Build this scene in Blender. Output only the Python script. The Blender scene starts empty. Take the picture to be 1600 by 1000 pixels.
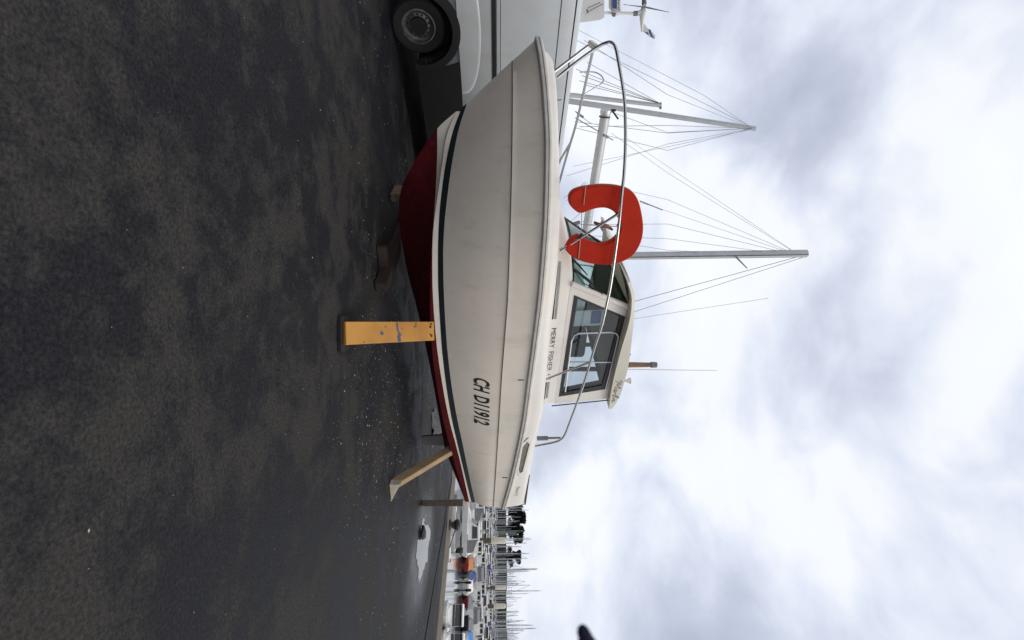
import bpy, bmesh, math, random
from mathutils import Vector, Matrix, noise
R = math.radians
random.seed(7)
sc = bpy.context.scene
col = sc.collection

# ------------------------------------------------------------------ camera, sky, sun, exposure
CAM_H = 1.35                      # phone held at chest height, turned on its side
FOC = 750.0                       # focal length in photo pixels (1600 wide)
PITCH = math.atan(21.0 / FOC)
cd = bpy.data.cameras.new('camera')
cam = bpy.data.objects.new('camera', cd); col.objects.link(cam)
cd.sensor_width = 36.0; cd.sensor_fit = 'HORIZONTAL'; cd.lens = FOC / 1600 * 36.0
cd.clip_start = 0.02; cd.clip_end = 6000
cd.dof.use_dof = True; cd.dof.focus_distance = 6.0; cd.dof.aperture_fstop = 5.0
cp, sp_ = math.cos(PITCH), math.sin(PITCH)
cx = Vector((0, -sp_, cp)); cy = Vector((-1, 0, 0)); cz = Vector((0, -cp, -sp_))
M = Matrix.Identity(4)
for i in range(3):
    M[i][0], M[i][1], M[i][2] = cx[i], cy[i], cz[i]
M.translation = (0, 0, CAM_H)
cam.matrix_world = M
sc.camera = cam

SUN_EL, SUN_AZ = R(52), R(106)     # azimuth measured from +Y (straight ahead) towards +X
world = bpy.data.worlds.new('World'); sc.world = world; world.use_nodes = True
def build_sky():
    nt = world.node_tree; N = nt.nodes; Lk = nt.links
    N.clear()
    out = N.new('ShaderNodeOutputWorld'); bg = N.new('ShaderNodeBackground')
    bg.inputs['Strength'].default_value = 0.1
    Lk.new(bg.outputs[0], out.inputs[0])
    sky = N.new('ShaderNodeTexSky'); sky.sky_type = 'NISHITA'; sky.sun_disc = False
    sky.sun_elevation = SUN_EL; sky.sun_rotation = SUN_AZ
    sky.dust_density = 2.0
    tc = N.new('ShaderNodeTexCoord')
    sx = N.new('ShaderNodeSeparateXYZ'); Lk.new(tc.outputs['Generated'], sx.inputs[0])
    def math_(op, a, b=None, clamp=False):
        n = N.new('ShaderNodeMath'); n.operation = op; n.use_clamp = clamp
        for k, v in ((0, a), (1, b)):
            if v is None: continue
            if isinstance(v, (int, float)): n.inputs[k].default_value = v
            else: Lk.new(v, n.inputs[k])
        return n.outputs[0]
    zc = math_('MAXIMUM', sx.outputs[2], 0.0)
    cb = N.new('ShaderNodeCombineXYZ')
    Lk.new(sx.outputs[0], cb.inputs[0]); Lk.new(sx.outputs[1], cb.inputs[1])
    Lk.new(math_('MULTIPLY', zc, 1.7), cb.inputs[2])
    n1 = N.new('ShaderNodeTexNoise'); n1.inputs['Scale'].default_value = 2.3
    n1.inputs['Detail'].default_value = 6; n1.inputs['Roughness'].default_value = 0.47
    n1.inputs['Distortion'].default_value = 0.35
    Lk.new(cb.outputs[0], n1.inputs['Vector'])
    n2 = N.new('ShaderNodeTexNoise'); n2.inputs['Scale'].default_value = 7.0
    n2.inputs['Detail'].default_value = 5; n2.inputs['Distortion'].default_value = 0.6
    Lk.new(cb.outputs[0], n2.inputs['Vector'])
    dt = N.new('ShaderNodeVectorMath'); dt.operation = 'DOT_PRODUCT'
    Lk.new(tc.outputs['Generated'], dt.inputs[0])
    dt.inputs[1].default_value = (math.sin(SUN_AZ) * math.cos(SUN_EL), math.cos(SUN_AZ) * math.cos(SUN_EL), math.sin(SUN_EL))
    glow = math_('MULTIPLY', math_('POWER', math_('MAXIMUM', dt.outputs['Value'], 0.0), 2.0), 0.09)
    dens = math_('ADD', math_('MULTIPLY', n1.outputs[0], 0.84), math_('MULTIPLY', n2.outputs[0], 0.16))
    dens = math_('ADD', dens, glow)
    rp = N.new('ShaderNodeValToRGB'); Lk.new(dens, rp.inputs[0])
    e = rp.color_ramp.elements
    e[0].position = 0.33; e[0].color = (0.45, 0.49, 0.60, 1)
    e[1].position = 0.66; e[1].color = (0.94, 0.96, 1.0, 1)
    m = e.new(0.42); m.color = (0.56, 0.60, 0.72, 1)
    m = e.new(0.49); m.color = (0.72, 0.77, 0.88, 1)
    m = e.new(0.56); m.color = (0.90, 0.92, 0.96, 1)
    mul = N.new('ShaderNodeMix'); mul.data_type = 'RGBA'; mul.blend_type = 'MULTIPLY'
    mul.inputs['Factor'].default_value = 1.0
    Lk.new(rp.outputs[0], mul.inputs['A']); mul.inputs['B'].default_value = (10, 10, 10, 1)
    mx = N.new('ShaderNodeMix'); mx.data_type = 'RGBA'; mx.inputs['Factor'].default_value = 0.9
    Lk.new(sky.outputs[0], mx.inputs['A']); Lk.new(mul.outputs['Result'], mx.inputs['B'])
    Lk.new(mx.outputs['Result'], bg.inputs['Color'])
build_sky()
sd = bpy.data.lights.new('sun', 'SUN'); so = bpy.data.objects.new('sun', sd); col.objects.link(so)
sd.energy = 0.9; sd.angle = R(26); sd.color = (1.0, 0.90, 0.76)
sdir = Vector((math.sin(SUN_AZ) * math.cos(SUN_EL), math.cos(SUN_AZ) * math.cos(SUN_EL), math.sin(SUN_EL)))
so.rotation_euler = sdir.to_track_quat('Z', 'Y').to_euler()
sc.view_settings.view_transform = 'Standard'; sc.view_settings.look = 'None'
sc.view_settings.exposure = 0.18; sc.view_settings.gamma = 1.0
sc.view_settings.use_curve_mapping = False

# ------------------------------------------------------------------ measuring helpers
def ray(x, y):
    u = (y - 500) / FOC; v = (x - 800) / FOC
    return Vector((u, cp - v * sp_, sp_ + v * cp))
def at(x, y, Y):                  # the point seen at a photo pixel, Y metres ahead
    d = ray(x, y); return Vector((0, 0, CAM_H)) + d * (Y / d.y)
def ground_at(x, y, z=0.0):
    d = ray(x, y); t = (z - CAM_H) / d.z; return Vector((0, 0, CAM_H)) + d * t
class Frame:                      # upright frame: u along, w towards the viewer's side, z up
    def __init__(s, ox, oy, ang):
        s.o = Vector((ox, oy, 0)); s.c, s.s = math.cos(ang), math.sin(ang); s.ang = ang
    def to(s, P):
        X, Y = P[0] - s.o.x, P[1] - s.o.y
        return Vector((X * s.c + Y * s.s, X * s.s - Y * s.c, P[2]))
    def dir(s, D):
        return Vector((D[0] * s.c + D[1] * s.s, D[0] * s.s - D[1] * s.c, D[2]))
    def px(s, x, y, n=(0, 1, 0), k=0.0):
        o = s.to((0, 0, CAM_H)); d = s.dir(ray(x, y)); n = Vector(n)
        return o + d * ((k - n.dot(o)) / n.dot(d))
    def local(s, P, u0=0.0):      # into the local axes of an Empty rotated by ang
        return Vector((P[0] - u0, -P[1], P[2]))
def interp(tab, s):
    if s <= tab[0][0]: return tab[0][1]
    if s >= tab[-1][0]: return tab[-1][1]
    for i in range(len(tab) - 1):
        x0, y0 = tab[i]; x1, y1 = tab[i + 1]
        if x0 <= s <= x1:
            h = x1 - x0; t = (s - x0) / h
            def slope(j):
                if j <= 0: return (tab[1][1] - tab[0][1]) / (tab[1][0] - tab[0][0])
                if j >= len(tab) - 1: return (tab[-1][1] - tab[-2][1]) / (tab[-1][0] - tab[-2][0])
                a = (tab[j][1] - tab[j - 1][1]) / (tab[j][0] - tab[j - 1][0])
                b = (tab[j + 1][1] - tab[j][1]) / (tab[j + 1][0] - tab[j][0])
                if a * b <= 0: return 0.0
                return 2 * a * b / (a + b)
            m0, m1 = slope(i), slope(i + 1)
            return ((2*t**3 - 3*t*t + 1) * y0 + (t**3 - 2*t*t + t) * h * m0 + (3*t*t - 2*t**3) * y1 + (t**3 - t*t) * h * m1)

# ------------------------------------------------------------------ materials
def mat(name, base, rough=0.5, metal=0.0, var=0.0, scale=4.0, dark=None, bump=0.0, bscale=None, spec=0.5, coat=0.0, stretch=None, detail=5):
    m = bpy.data.materials.new(name); m.use_nodes = True
    nt = m.node_tree; N = nt.nodes; Lk = nt.links
    b = N['Principled BSDF']
    b.inputs['Base Color'].default_value = (*base, 1); b.inputs['Roughness'].default_value = rough
    b.inputs['Metallic'].default_value = metal; b.inputs['Specular IOR Level'].default_value = spec
    b.inputs['Coat Weight'].default_value = coat
    tc = N.new('ShaderNodeTexCoord'); mp = N.new('ShaderNodeMapping'); Lk.new(tc.outputs['Object'], mp.inputs[0])
    if stretch: mp.inputs['Scale'].default_value = stretch
    if var > 0:
        n = N.new('ShaderNodeTexNoise'); n.inputs['Scale'].default_value = scale; n.inputs['Detail'].default_value = detail
        n.inputs['Roughness'].default_value = 0.6
        Lk.new(mp.outputs[0], n.inputs['Vector'])
        r = N.new('ShaderNodeValToRGB'); Lk.new(n.outputs[0], r.inputs[0])
        d = dark if dark else tuple(c * (1 - var) for c in base)
        r.color_ramp.elements[0].position = 0.35; r.color_ramp.elements[0].color = (*d, 1)
        r.color_ramp.elements[1].position = 0.65; r.color_ramp.elements[1].color = (*base, 1)
        Lk.new(r.outputs[0], b.inputs['Base Color'])
    if bump > 0:
        n = N.new('ShaderNodeTexNoise'); n.inputs['Scale'].default_value = bscale or scale * 6; n.inputs['Detail'].default_value = 6
        Lk.new(mp.outputs[0], n.inputs['Vector'])
        bp = N.new('ShaderNodeBump'); bp.inputs['Strength'].default_value = bump; bp.inputs['Distance'].default_value = 0.02
        Lk.new(n.outputs[0], bp.inputs['Height']); Lk.new(bp.outputs[0], b.inputs['Normal'])
    return m
def glass_mat(name, tint, refl=0.12, rough=0.02):
    m = bpy.data.materials.new(name); m.use_nodes = True
    nt = m.node_tree; N = nt.nodes; Lk = nt.links; N.clear()
    o = N.new('ShaderNodeOutputMaterial'); t = N.new('ShaderNodeBsdfTransparent'); g = N.new('ShaderNodeBsdfGlossy')
    t.inputs[0].default_value = (*tint, 1); g.inputs['Roughness'].default_value = rough
    lw = N.new('ShaderNodeLayerWeight'); lw.inputs[0].default_value = 0.5
    pw_ = N.new('ShaderNodeMath'); pw_.operation = 'POWER'; Lk.new(lw.outputs['Facing'], pw_.inputs[0]); pw_.inputs[1].default_value = 4.0
    f = N.new('ShaderNodeMath'); f.operation = 'MULTIPLY_ADD'; Lk.new(pw_.outputs[0], f.inputs[0]); f.inputs[1].default_value = 0.85; f.inputs[2].default_value = 0.07
    mx = N.new('ShaderNodeMixShader')
    Lk.new(f.outputs[0], mx.inputs[0]); Lk.new(t.outputs[0], mx.inputs[1]); Lk.new(g.outputs[0], mx.inputs[2]); Lk.new(mx.outputs[0], o.inputs[0])
    return m
W_ = {}
W_['gel'] = mat('gelcoat_white', (0.81, 0.73, 0.625), 0.30, var=0.05, scale=1.6, coat=0.15, stretch=(1, 1, .35))
def weather(m, col_, amount, scale, stretch, lo=.52, hi=.75):   # faint stains that belong to the surface
    nt = m.node_tree; N = nt.nodes; Lk = nt.links; b = N['Principled BSDF']; src = b.inputs['Base Color'].links[0].from_socket
    tc = N.new('ShaderNodeTexCoord'); mp = N.new('ShaderNodeMapping'); mp.inputs['Scale'].default_value = stretch; Lk.new(tc.outputs['Object'], mp.inputs[0])
    n = N.new('ShaderNodeTexNoise'); n.inputs['Scale'].default_value = scale; n.inputs['Detail'].default_value = 7; n.inputs['Roughness'].default_value = .65; Lk.new(mp.outputs[0], n.inputs['Vector'])
    r = N.new('ShaderNodeMapRange'); r.interpolation_type = 'SMOOTHSTEP'
    for k, v in zip(('From Min', 'From Max', 'To Min', 'To Max'), (lo, hi, 0, amount)): r.inputs[k].default_value = v
    Lk.new(n.outputs[0], r.inputs['Value'])
    x = N.new('ShaderNodeMix'); x.data_type = 'RGBA'; Lk.new(r.outputs[0], x.inputs['Factor']); Lk.new(src, x.inputs['A']); x.inputs['B'].default_value = (*col_, 1)
    Lk.new(x.outputs['Result'], b.inputs['Base Color'])
weather(W_['gel'], (0.50, 0.43, 0.34), .35, 7, (1, 1, .10)); weather(W_['gel'], (0.55, 0.50, 0.43), .35, 3, (1, 1, 1))
W_['deck'] = mat('deck_gelcoat', (0.80, 0.755, 0.69), 0.4, var=0.05, scale=2.2)
weather(W_['deck'], (0.58, 0.52, 0.43), .35, 6, (1, 1, .25))
W_['roof'] = mat('roof_gelcoat', (0.66, 0.63, 0.53), 0.45, var=.06, scale=3)
W_['rail'] = mat('rub_rail_pvc', (0.66, 0.62, 0.56), 0.45, var=0.18, scale=9)
W_['stripe'] = mat('boot_stripe_paint', (0.012, 0.020, 0.024), 0.3, var=0.3, scale=6)
W_['red'] = mat('red_antifouling', (0.095, 0.007, 0.010), 0.9, spec=.15, var=0.35, scale=3.0, bump=0.15, bscale=30)
weather(W_['red'], (0.12, 0.020, 0.020), .45, 16, (1, 1, .5), .5, .7)
W_['black'] = mat('black_rubber', (0.014, 0.014, 0.015), 0.55, var=0.2)
W_['ink'] = mat('black_vinyl', (0.016, 0.017, 0.018), 0.45)
W_['greyink'] = mat('grey_vinyl', (0.30, 0.29, 0.27), 0.5, var=0.2, scale=12)
W_['greyline'] = mat('dark_moulding_line', (0.10, 0.09, 0.08), 0.6)
W_['inox'] = mat('stainless_steel', (0.50, 0.50, 0.50), 0.18, metal=1.0, var=0.1, scale=20)
W_['alu'] = mat('anodised_aluminium', (0.55, 0.57, 0.58), 0.38, metal=0.7, var=0.12, scale=8)
W_['spar'] = mat('spar_aluminium', (0.50, 0.51, 0.52), 0.45, metal=0.35, var=0.12, scale=3)
W_['wire'] = mat('rigging_wire', (0.16, 0.165, 0.17), 0.4, metal=0.5)
W_['glass'] = glass_mat('side_window_glass', (0.66, 0.74, 0.74))
W_['glassg'] = glass_mat('green_windscreen_glass', (0.70, 0.86, 0.77))
W_['buoy'] = mat('orange_red_canvas', (0.50, 0.022, 0.005), 0.75, spec=0.2, var=0.15, scale=5, bump=0.1, bscale=60)
W_['piping'] = mat('buoy_piping', (0.50, 0.40, 0.33), 0.7, var=0.2)
W_['cabin'] = mat('cabin_lining', (0.60, 0.61, 0.58), 0.7, var=0.1)
W_['lining2'] = mat('cabin_grey_fabric', (0.075, 0.082, 0.082), 0.8, var=0.15)
W_['paper'] = mat('chart_paper', (0.62, 0.66, 0.70), 0.8, var=0.06, scale=10)
W_['blue'] = mat('printed_blue', (0.06, 0.10, 0.30), 0.6, var=0.4, scale=16)
W_['van'] = mat('van_white_paint', (0.50, 0.53, 0.55), 0.3, var=0.05, scale=1.2, coat=0.3, dark=(0.45, 0.47, 0.48))
weather(W_['van'], (0.42, 0.41, 0.38), .4, 4, (1, 1, .3))
W_['vantrim'] = mat('black_van_plastic', (0.012, 0.012, 0.013), 0.6, var=0.3, scale=8)
W_['tyre'] = mat('tyre_rubber', (0.012, 0.012, 0.012), 0.8, var=0.3, scale=12)
W_['rim'] = mat('dirty_steel_rim', (0.20, 0.20, 0.19), 0.5, metal=0.5, var=0.5, scale=14)
W_['yellow'] = None
W_['wood'] = mat('raw_timber', (0.40, 0.27, 0.145), 0.75, var=0.35, scale=6, stretch=(1, 1, .12), bump=0.25, bscale=40)
W_['woodend'] = mat('weathered_timber', (0.62, 0.54, 0.42), 0.8, var=0.3, scale=9, bump=0.2)
W_['brown'] = mat('wet_brown_timber', (0.030, 0.016, 0.009), 0.65, var=0.4, scale=6, stretch=(.3, 1, 1), bump=0.3, bscale=30)
W_['brownw'] = mat('damp_timber', (0.20, 0.14, 0.08), 0.8, var=.3, scale=9)
W_['stone'] = mat('quay_capstone', (0.17, 0.145, 0.115), 0.9, spec=.15, var=0.3, scale=3, bump=0.3, bscale=20)
W_['wall'] = mat('quay_wall_stone', (0.14, 0.125, 0.105), 0.85, var=0.4, scale=1.5, bump=0.4)
W_['iron'] = mat('black_cast_iron', (0.010, 0.010, 0.011), 0.5, var=0.3, scale=10)
W_['navy'] = mat('navy_knit', (0.010, 0.011, 0.040), 0.95, var=0.3, scale=300, bump=0.5, bscale=500)
W_['bw'] = mat('boat_white', (0.80, 0.78, 0.74), 0.4, var=0.12, scale=1.5)
W_['bgrey'] = mat('boat_grey_canvas', (0.20, 0.205, 0.21), 0.8, var=0.2)
W_['bdark'] = mat('boat_dark_glass', (0.02, 0.023, 0.026), 0.15)
W_['bblue'] = mat('boat_blue_canvas', (0.05, 0.075, 0.22), 0.8, var=0.2)
W_['bsky'] = mat('bright_blue_canvas', (0.05, 0.22, 0.55), 0.7, var=0.2)
W_['bred'] = mat('dark_red_hull', (0.17, 0.020, 0.024), 0.5, var=0.2)
W_['borange'] = mat('orange_canvas', (0.62, 0.18, 0.03), 0.7, var=0.2)
W_['bbrown'] = mat('pontoon_timber', (0.13, 0.10, 0.075), 0.8, var=0.3)
W_['bcream'] = mat('pile_cream_plastic', (0.62, 0.58, 0.47), 0.6, var=0.15)
W_['prop'] = mat('grey_bronze', (0.12, 0.115, 0.105), 0.5, metal=0.4, var=0.3)
W_['pine'] = mat('pine_foliage', (0.024, 0.030, 0.023), 1.0, spec=0.05, var=0.5, scale=.8)
W_['bark'] = mat('pine_bark', (0.06, 0.045, 0.035), 0.9, var=0.3)

def yellow_paint():
    m = mat('chipped_yellow_paint', (0.48, 0.225, 0.035), 0.55, bump=0.12, bscale=25)
    nt = m.node_tree; N = nt.nodes; Lk = nt.links; b = N['Principled BSDF']
    tc = N.new('ShaderNodeTexCoord')
    def noise_mask(scale, lo, hi, detail=6):
        n = N.new('ShaderNodeTexNoise'); n.inputs['Scale'].default_value = scale; n.inputs['Detail'].default_value = detail
        Lk.new(tc.outputs['Object'], n.inputs['Vector'])
        r = N.new('ShaderNodeMapRange'); r.inputs['From Min'].default_value = lo; r.inputs['From Max'].default_value = hi
        Lk.new(n.outputs[0], r.inputs['Value']); return r.outputs[0]
    def over(a, mask, c):
        x = N.new('ShaderNodeMix'); x.data_type = 'RGBA'; Lk.new(mask, x.inputs['Factor'])
        if isinstance(a, tuple): x.inputs['A'].default_value = a
        else: Lk.new(a, x.inputs['A'])
        x.inputs['B'].default_value = c; return x.outputs['Result']
    c = over((0.48, 0.225, 0.035, 1), noise_mask(3, .45, .75), (0.34, 0.15, 0.028, 1))
    c = over(c, noise_mask(9, .66, .69), (0.10, 0.035, 0.015, 1))
    Lk.new(c, b.inputs['Base Color'])
    return m
W_['yellow'] = yellow_paint()
W_['bluepaint'] = mat('blue_paint_drips', (0.07, 0.10, 0.19), 0.6, var=0.3, scale=20)

# ------------------------------------------------------------------ mesh helpers
def link(name, me, m, parent=None):
    o = bpy.data.objects.new(name, me); col.objects.link(o)
    for x in (m if isinstance(m, (list, tuple)) else [m]): me.materials.append(x)
    if parent is not None: o.parent = parent
    return o
def mesh(name, V, F, m, parent=None, smooth=False, fix=True, idx=None, auto=None):
    me = bpy.data.meshes.new(name)
    bm = bmesh.new()
    vs = [bm.verts.new(v) for v in V]
    for k, f in enumerate(F):
        try:
            fc = bm.faces.new([vs[i] for i in f])
            if idx: fc.material_index = idx[k]
        except ValueError: pass
    bmesh.ops.remove_doubles(bm, verts=bm.verts, dist=1e-5)
    if fix: bmesh.ops.recalc_face_normals(bm, faces=bm.faces)
    if smooth:
        for f in bm.faces: f.smooth = True
        if auto:
            for e in bm.edges:
                if len(e.link_faces) == 2 and e.calc_face_angle(0) > R(auto): e.smooth = False
    bm.to_mesh(me); bm.free()
    return link(name, me, m, parent)
def grid(rows, closed=False, caps=False):
    V = [p for r in rows for p in r]; n = len(rows[0]); F = []
    for i in range(len(rows) - 1):
        for j in range(n if closed else n - 1):
            k = (j + 1) % n
            F.append((i*n + j, i*n + k, (i+1)*n + k, (i+1)*n + j))
    if caps:
        F.append(tuple(range(n))[::-1]); F.append(tuple((len(rows)-1)*n + j for j in range(n)))
    return V, F
def loft(name, rows, m, parent=None, closed=False, caps=False, smooth=True, auto=None):
    V, F = grid(rows, closed, caps); return mesh(name, V, F, m, parent, smooth, True, None, auto)
def catmull(P, n=6):
    P = [Vector(p) for p in P]; out = []
    for i in range(len(P) - 1):
        a, b, c, d = P[max(i-1, 0)], P[i], P[i+1], P[min(i+2, len(P)-1)]
        for k in range(n):
            t = k / n
            out.append(0.5*((2*b) + (-a + c)*t + (2*a - 5*b + 4*c - d)*t*t + (-a + 3*b - 3*c + d)*t**3))
    out.append(P[-1]); return out
def tube_data(pts, r, n=8, cyc=False):
    pts = [Vector(p) for p in pts]; rows = []
    up = None
    for i, p in enumerate(pts):
        if cyc: t = (pts[(i+1) % len(pts)] - pts[i-1])
        else: t = pts[min(i+1, len(pts)-1)] - pts[max(i-1, 0)]
        t.normalize()
        if up is None:
            up = Vector((0, 0, 1)) if abs(t.z) < 0.9 else Vector((1, 0, 0))
        s = t.cross(up); s.normalize(); up = s.cross(t)
        rr = r[i] if isinstance(r, (list, tuple)) else r
        rows.append([p + (s*math.cos(2*math.pi*k/n) + up*math.sin(2*math.pi*k/n))*rr for k in range(n)])
    if cyc: rows.append(rows[0])
    return grid(rows, True, not cyc)
def tube(name, pts, r, m, parent=None, n=8, cyc=False):
    V, F = tube_data(pts, r, n, cyc)
    return mesh(name, V, F, m, parent, True, True, None, 50)
def tubes(name, lst, m, parent=None, n=5):
    V, F = [], []
    for pts, r in lst:
        v, f = tube_data(pts, r, n); o = len(V); V += v; F += [tuple(i+o for i in q) for q in f]
    return mesh(name, V, F, m, parent, True, True, None, 50)
def box_data(c, s, rot=None):
    c = Vector(c); V = []
    for dx in (-.5, .5):
        for dy in (-.5, .5):
            for dz in (-.5, .5):
                v = Vector((dx*s[0], dy*s[1], dz*s[2]))
                if rot: v = rot @ v
                V.append(c + v)
    return V, [(0,1,3,2),(4,6,7,5),(0,4,5,1),(2,3,7,6),(0,2,6,4),(1,5,7,3)]
def bevel_obj(o, w, seg=2):
    bm = bmesh.new(); bm.from_mesh(o.data)
    bmesh.ops.bevel(bm, geom=list(bm.edges), offset=w, segments=seg, affect='EDGES', profile=0.5, clamp_overlap=True)
    for f in bm.faces: f.smooth = False
    bm.to_mesh(o.data); bm.free(); return o
def box(name, c, s, m, parent=None, rot=None, bev=0.0):
    V, F = box_data(c, s, rot); o = mesh(name, V, F, m, parent)
    if bev: bevel_obj(o, bev)
    return o
def prism(name, poly, vec, m, parent=None, bev=0.0, smooth=False):
    n = len(poly); vec = Vector(vec); V = [Vector(p) for p in poly] + [Vector(p) + vec for p in poly]
    F = [tuple(range(n)), tuple(range(2*n-1, n-1, -1))] + [(i, (i+1) % n, n + (i+1) % n, n + i) for i in range(n)]
    o = mesh(name, V, F, m, parent, smooth, True, None, 40)
    if bev: bevel_obj(o, bev)
    return o
def ring(name, outer, inner, vec, m, parent=None):
    n = len(outer); vec = Vector(vec)
    V = [Vector(p) for p in outer] + [Vector(p) for p in inner]; V += [p + vec for p in V]
    F = []
    for i in range(n):
        j = (i+1) % n
        F += [(i, j, n+j, n+i), (2*n+i, 3*n+i, 3*n+j, 2*n+j), (i, 2*n+i, 2*n+j, j), (n+i, n+j, 3*n+j, 3*n+i)]
    return mesh(name, V, F, m, parent)
def cyl(name, a, b, r, m, parent=None, n=16, r2=None):
    a, b = Vector(a), Vector(b); return tube(name, [a, b], [r, r if r2 is None else r2], m, parent, n)
def text_geo(s, bold=0.0):
    c = bpy.data.curves.new('t', 'FONT'); c.body = s; c.size = 1.0; c.offset = bold; c.resolution_u = 3
    o = bpy.data.objects.new('t', c); col.objects.link(o)
    dg = bpy.context.evaluated_depsgraph_get(); me = bpy.data.meshes.new_from_object(o.evaluated_get(dg))
    V = [v.co.copy() for v in me.vertices]; F = [tuple(p.vertices) for p in me.polygons]
    bpy.data.objects.remove(o); bpy.data.curves.remove(c); bpy.data.meshes.remove(me)
    x0 = min(v.x for v in V); x1 = max(v.x for v in V); y0 = min(v.y for v in V); y1 = max(v.y for v in V)
    return [((v.x-x0)/(x1-x0), (v.y-y0)/(y1-y0)) for v in V], F
def thing(name, loc, label, cat, ang=0.0, group=None):
    o = bpy.data.objects.new(name, None); col.objects.link(o); o.empty_display_size = 0.2
    o.location = loc; o.rotation_euler = (0, 0, ang)
    return tag(o, label, cat, group)
def tag(o, label, cat, group=None):
    o['label'] = label; o['category'] = cat
    if group: o['group'] = group
    return o
def copy_tree(o, parent=None):
    c = o.copy(); col.objects.link(c)
    if parent is not None: c.parent = parent
    for ch in list(o.children): copy_tree(ch, c)
    return c

# ------------------------------------------------------------------ setting: ground, quay, water
QA = ground_at(700, 806); QB = ground_at(681, 1000)         # inner edge of the quay stones
qd = (QB - QA); qd.z = 0; qd.normalize(); qn = Vector((-qd.y, qd.x, 0))   # qn points to the water
if qn.dot(Vector((1, 0.5, 0))) < 0: qn = -qn
WATER_Z = -3.1
def asphalt():
    m = bpy.data.materials.new('wet_asphalt'); m.use_nodes = True
    nt = m.node_tree; N = nt.nodes; Lk = nt.links; b = N['Principled BSDF']
    tc = N.new('ShaderNodeTexCoord')
    def nz(scale, detail=6, rough=.55, dist=0.0, sub=None):
        n = N.new('ShaderNodeTexNoise'); n.inputs['Scale'].default_value = scale; n.inputs['Detail'].default_value = detail
        n.inputs['Roughness'].default_value = rough; n.inputs['Distortion'].default_value = dist
        Lk.new(tc.outputs['Object'], n.inputs['Vector']); return n.outputs[0]
    def rng(v, a, b_, c=0., d=1.):
        r = N.new('ShaderNodeMapRange'); r.interpolation_type = 'SMOOTHSTEP'
        for k, x in zip(('From Min', 'From Max', 'To Min', 'To Max'), (a, b_, c, d)): r.inputs[k].default_value = x
        Lk.new(v, r.inputs['Value']); return r.outputs[0]
    def mixc(f, a, b_):
        x = N.new('ShaderNodeMix'); x.data_type = 'RGBA'; Lk.new(f, x.inputs['Factor'])
        for k, v in (('A', a), ('B', b_)):
            if isinstance(v, tuple): x.inputs[k].default_value = v
            else: Lk.new(v, x.inputs[k])
        return x.outputs['Result']
    wet = rng(nz(1.1, 12, .74, .1), .43, .55)           # damp dark patches with ragged edges
    fine = rng(nz(60, 6, .85), .36, .66)
    dry = mixc(fine, (0.021, 0.020, 0.019, 1), (0.060, 0.056, 0.052, 1))
    dmp = mixc(fine, (0.008, 0.008, 0.010, 1), (0.027, 0.027, 0.032, 1))
    base = mixc(wet, dry, dmp)
    base = mixc(rng(nz(16, 5, .8), .55, .72, 0., .5), base, (0.060, 0.055, 0.049, 1))
    base = mixc(rng(nz(7, 6, .8), .60, .66, 0., .55), base, (0.006, 0.006, 0.007, 1))
    chips = N.new('ShaderNodeTexVoronoi'); chips.inputs['Scale'].default_value = 30; Lk.new(tc.outputs['Object'], chips.inputs['Vector'])
    base = mixc(rng(chips.outputs['Distance'], .02, .06, .22, 0.), base, (0.14, 0.135, 0.125, 1))
    Lk.new(base, b.inputs['Base Color'])
    pu = N.new('ShaderNodeVectorMath'); pu.operation = 'DISTANCE'
    mpp = N.new('ShaderNodeMapping'); mpp.inputs['Scale'].default_value = (1.0, .62, 1); Lk.new(tc.outputs['Object'], mpp.inputs[0])
    Lk.new(mpp.outputs[0], pu.inputs[0]); pcx = ground_at(659, 862); pu.inputs[1].default_value = (pcx.x, pcx.y * .62, 0)
    wob = N.new('ShaderNodeMath'); wob.operation = 'MULTIPLY_ADD'; Lk.new(nz(2.2, 6, .6), wob.inputs[0]); wob.inputs[1].default_value = .9; Lk.new(pu.outputs['Value'], wob.inputs[2])
    soak = rng(wob.outputs[0], .75, 1.75, 1., 0.)       # standing water thins out round the puddle
    rr = N.new('ShaderNodeMix'); rr.data_type = 'FLOAT'; Lk.new(wet, rr.inputs['Factor'])
    rr.inputs['A'].default_value = 0.8; rr.inputs['B'].default_value = 0.55
    r2 = N.new('ShaderNodeMix'); r2.data_type = 'FLOAT'; Lk.new(soak, r2.inputs['Factor']); Lk.new(rr.outputs['Result'], r2.inputs['A']); r2.inputs['B'].default_value = 0.22
    Lk.new(r2.outputs['Result'], b.inputs['Roughness'])
    b.inputs['Specular IOR Level'].default_value = 0.07
    bp = N.new('ShaderNodeBump'); bp.inputs['Strength'].default_value = 0.7; bp.inputs['Distance'].default_value = 0.012
    Lk.new(nz(55, 5, .7), bp.inputs['Height']); Lk.new(bp.outputs[0], b.inputs['Normal'])
    return m
def sheet(name, poly, m, kind='structure'):
    o = mesh(name, poly, [tuple(range(len(poly)))], m, None, False, False)
    if o.data.polygons[0].normal.z < 0: o.data.flip_normals()
    o['kind'] = kind; return o
P0 = QA - qd * 500; P1 = QA + qd * 120
back = -qn * 400
sheet('ground', [P0, P1, P1 + back, P0 + back], asphalt())
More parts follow.
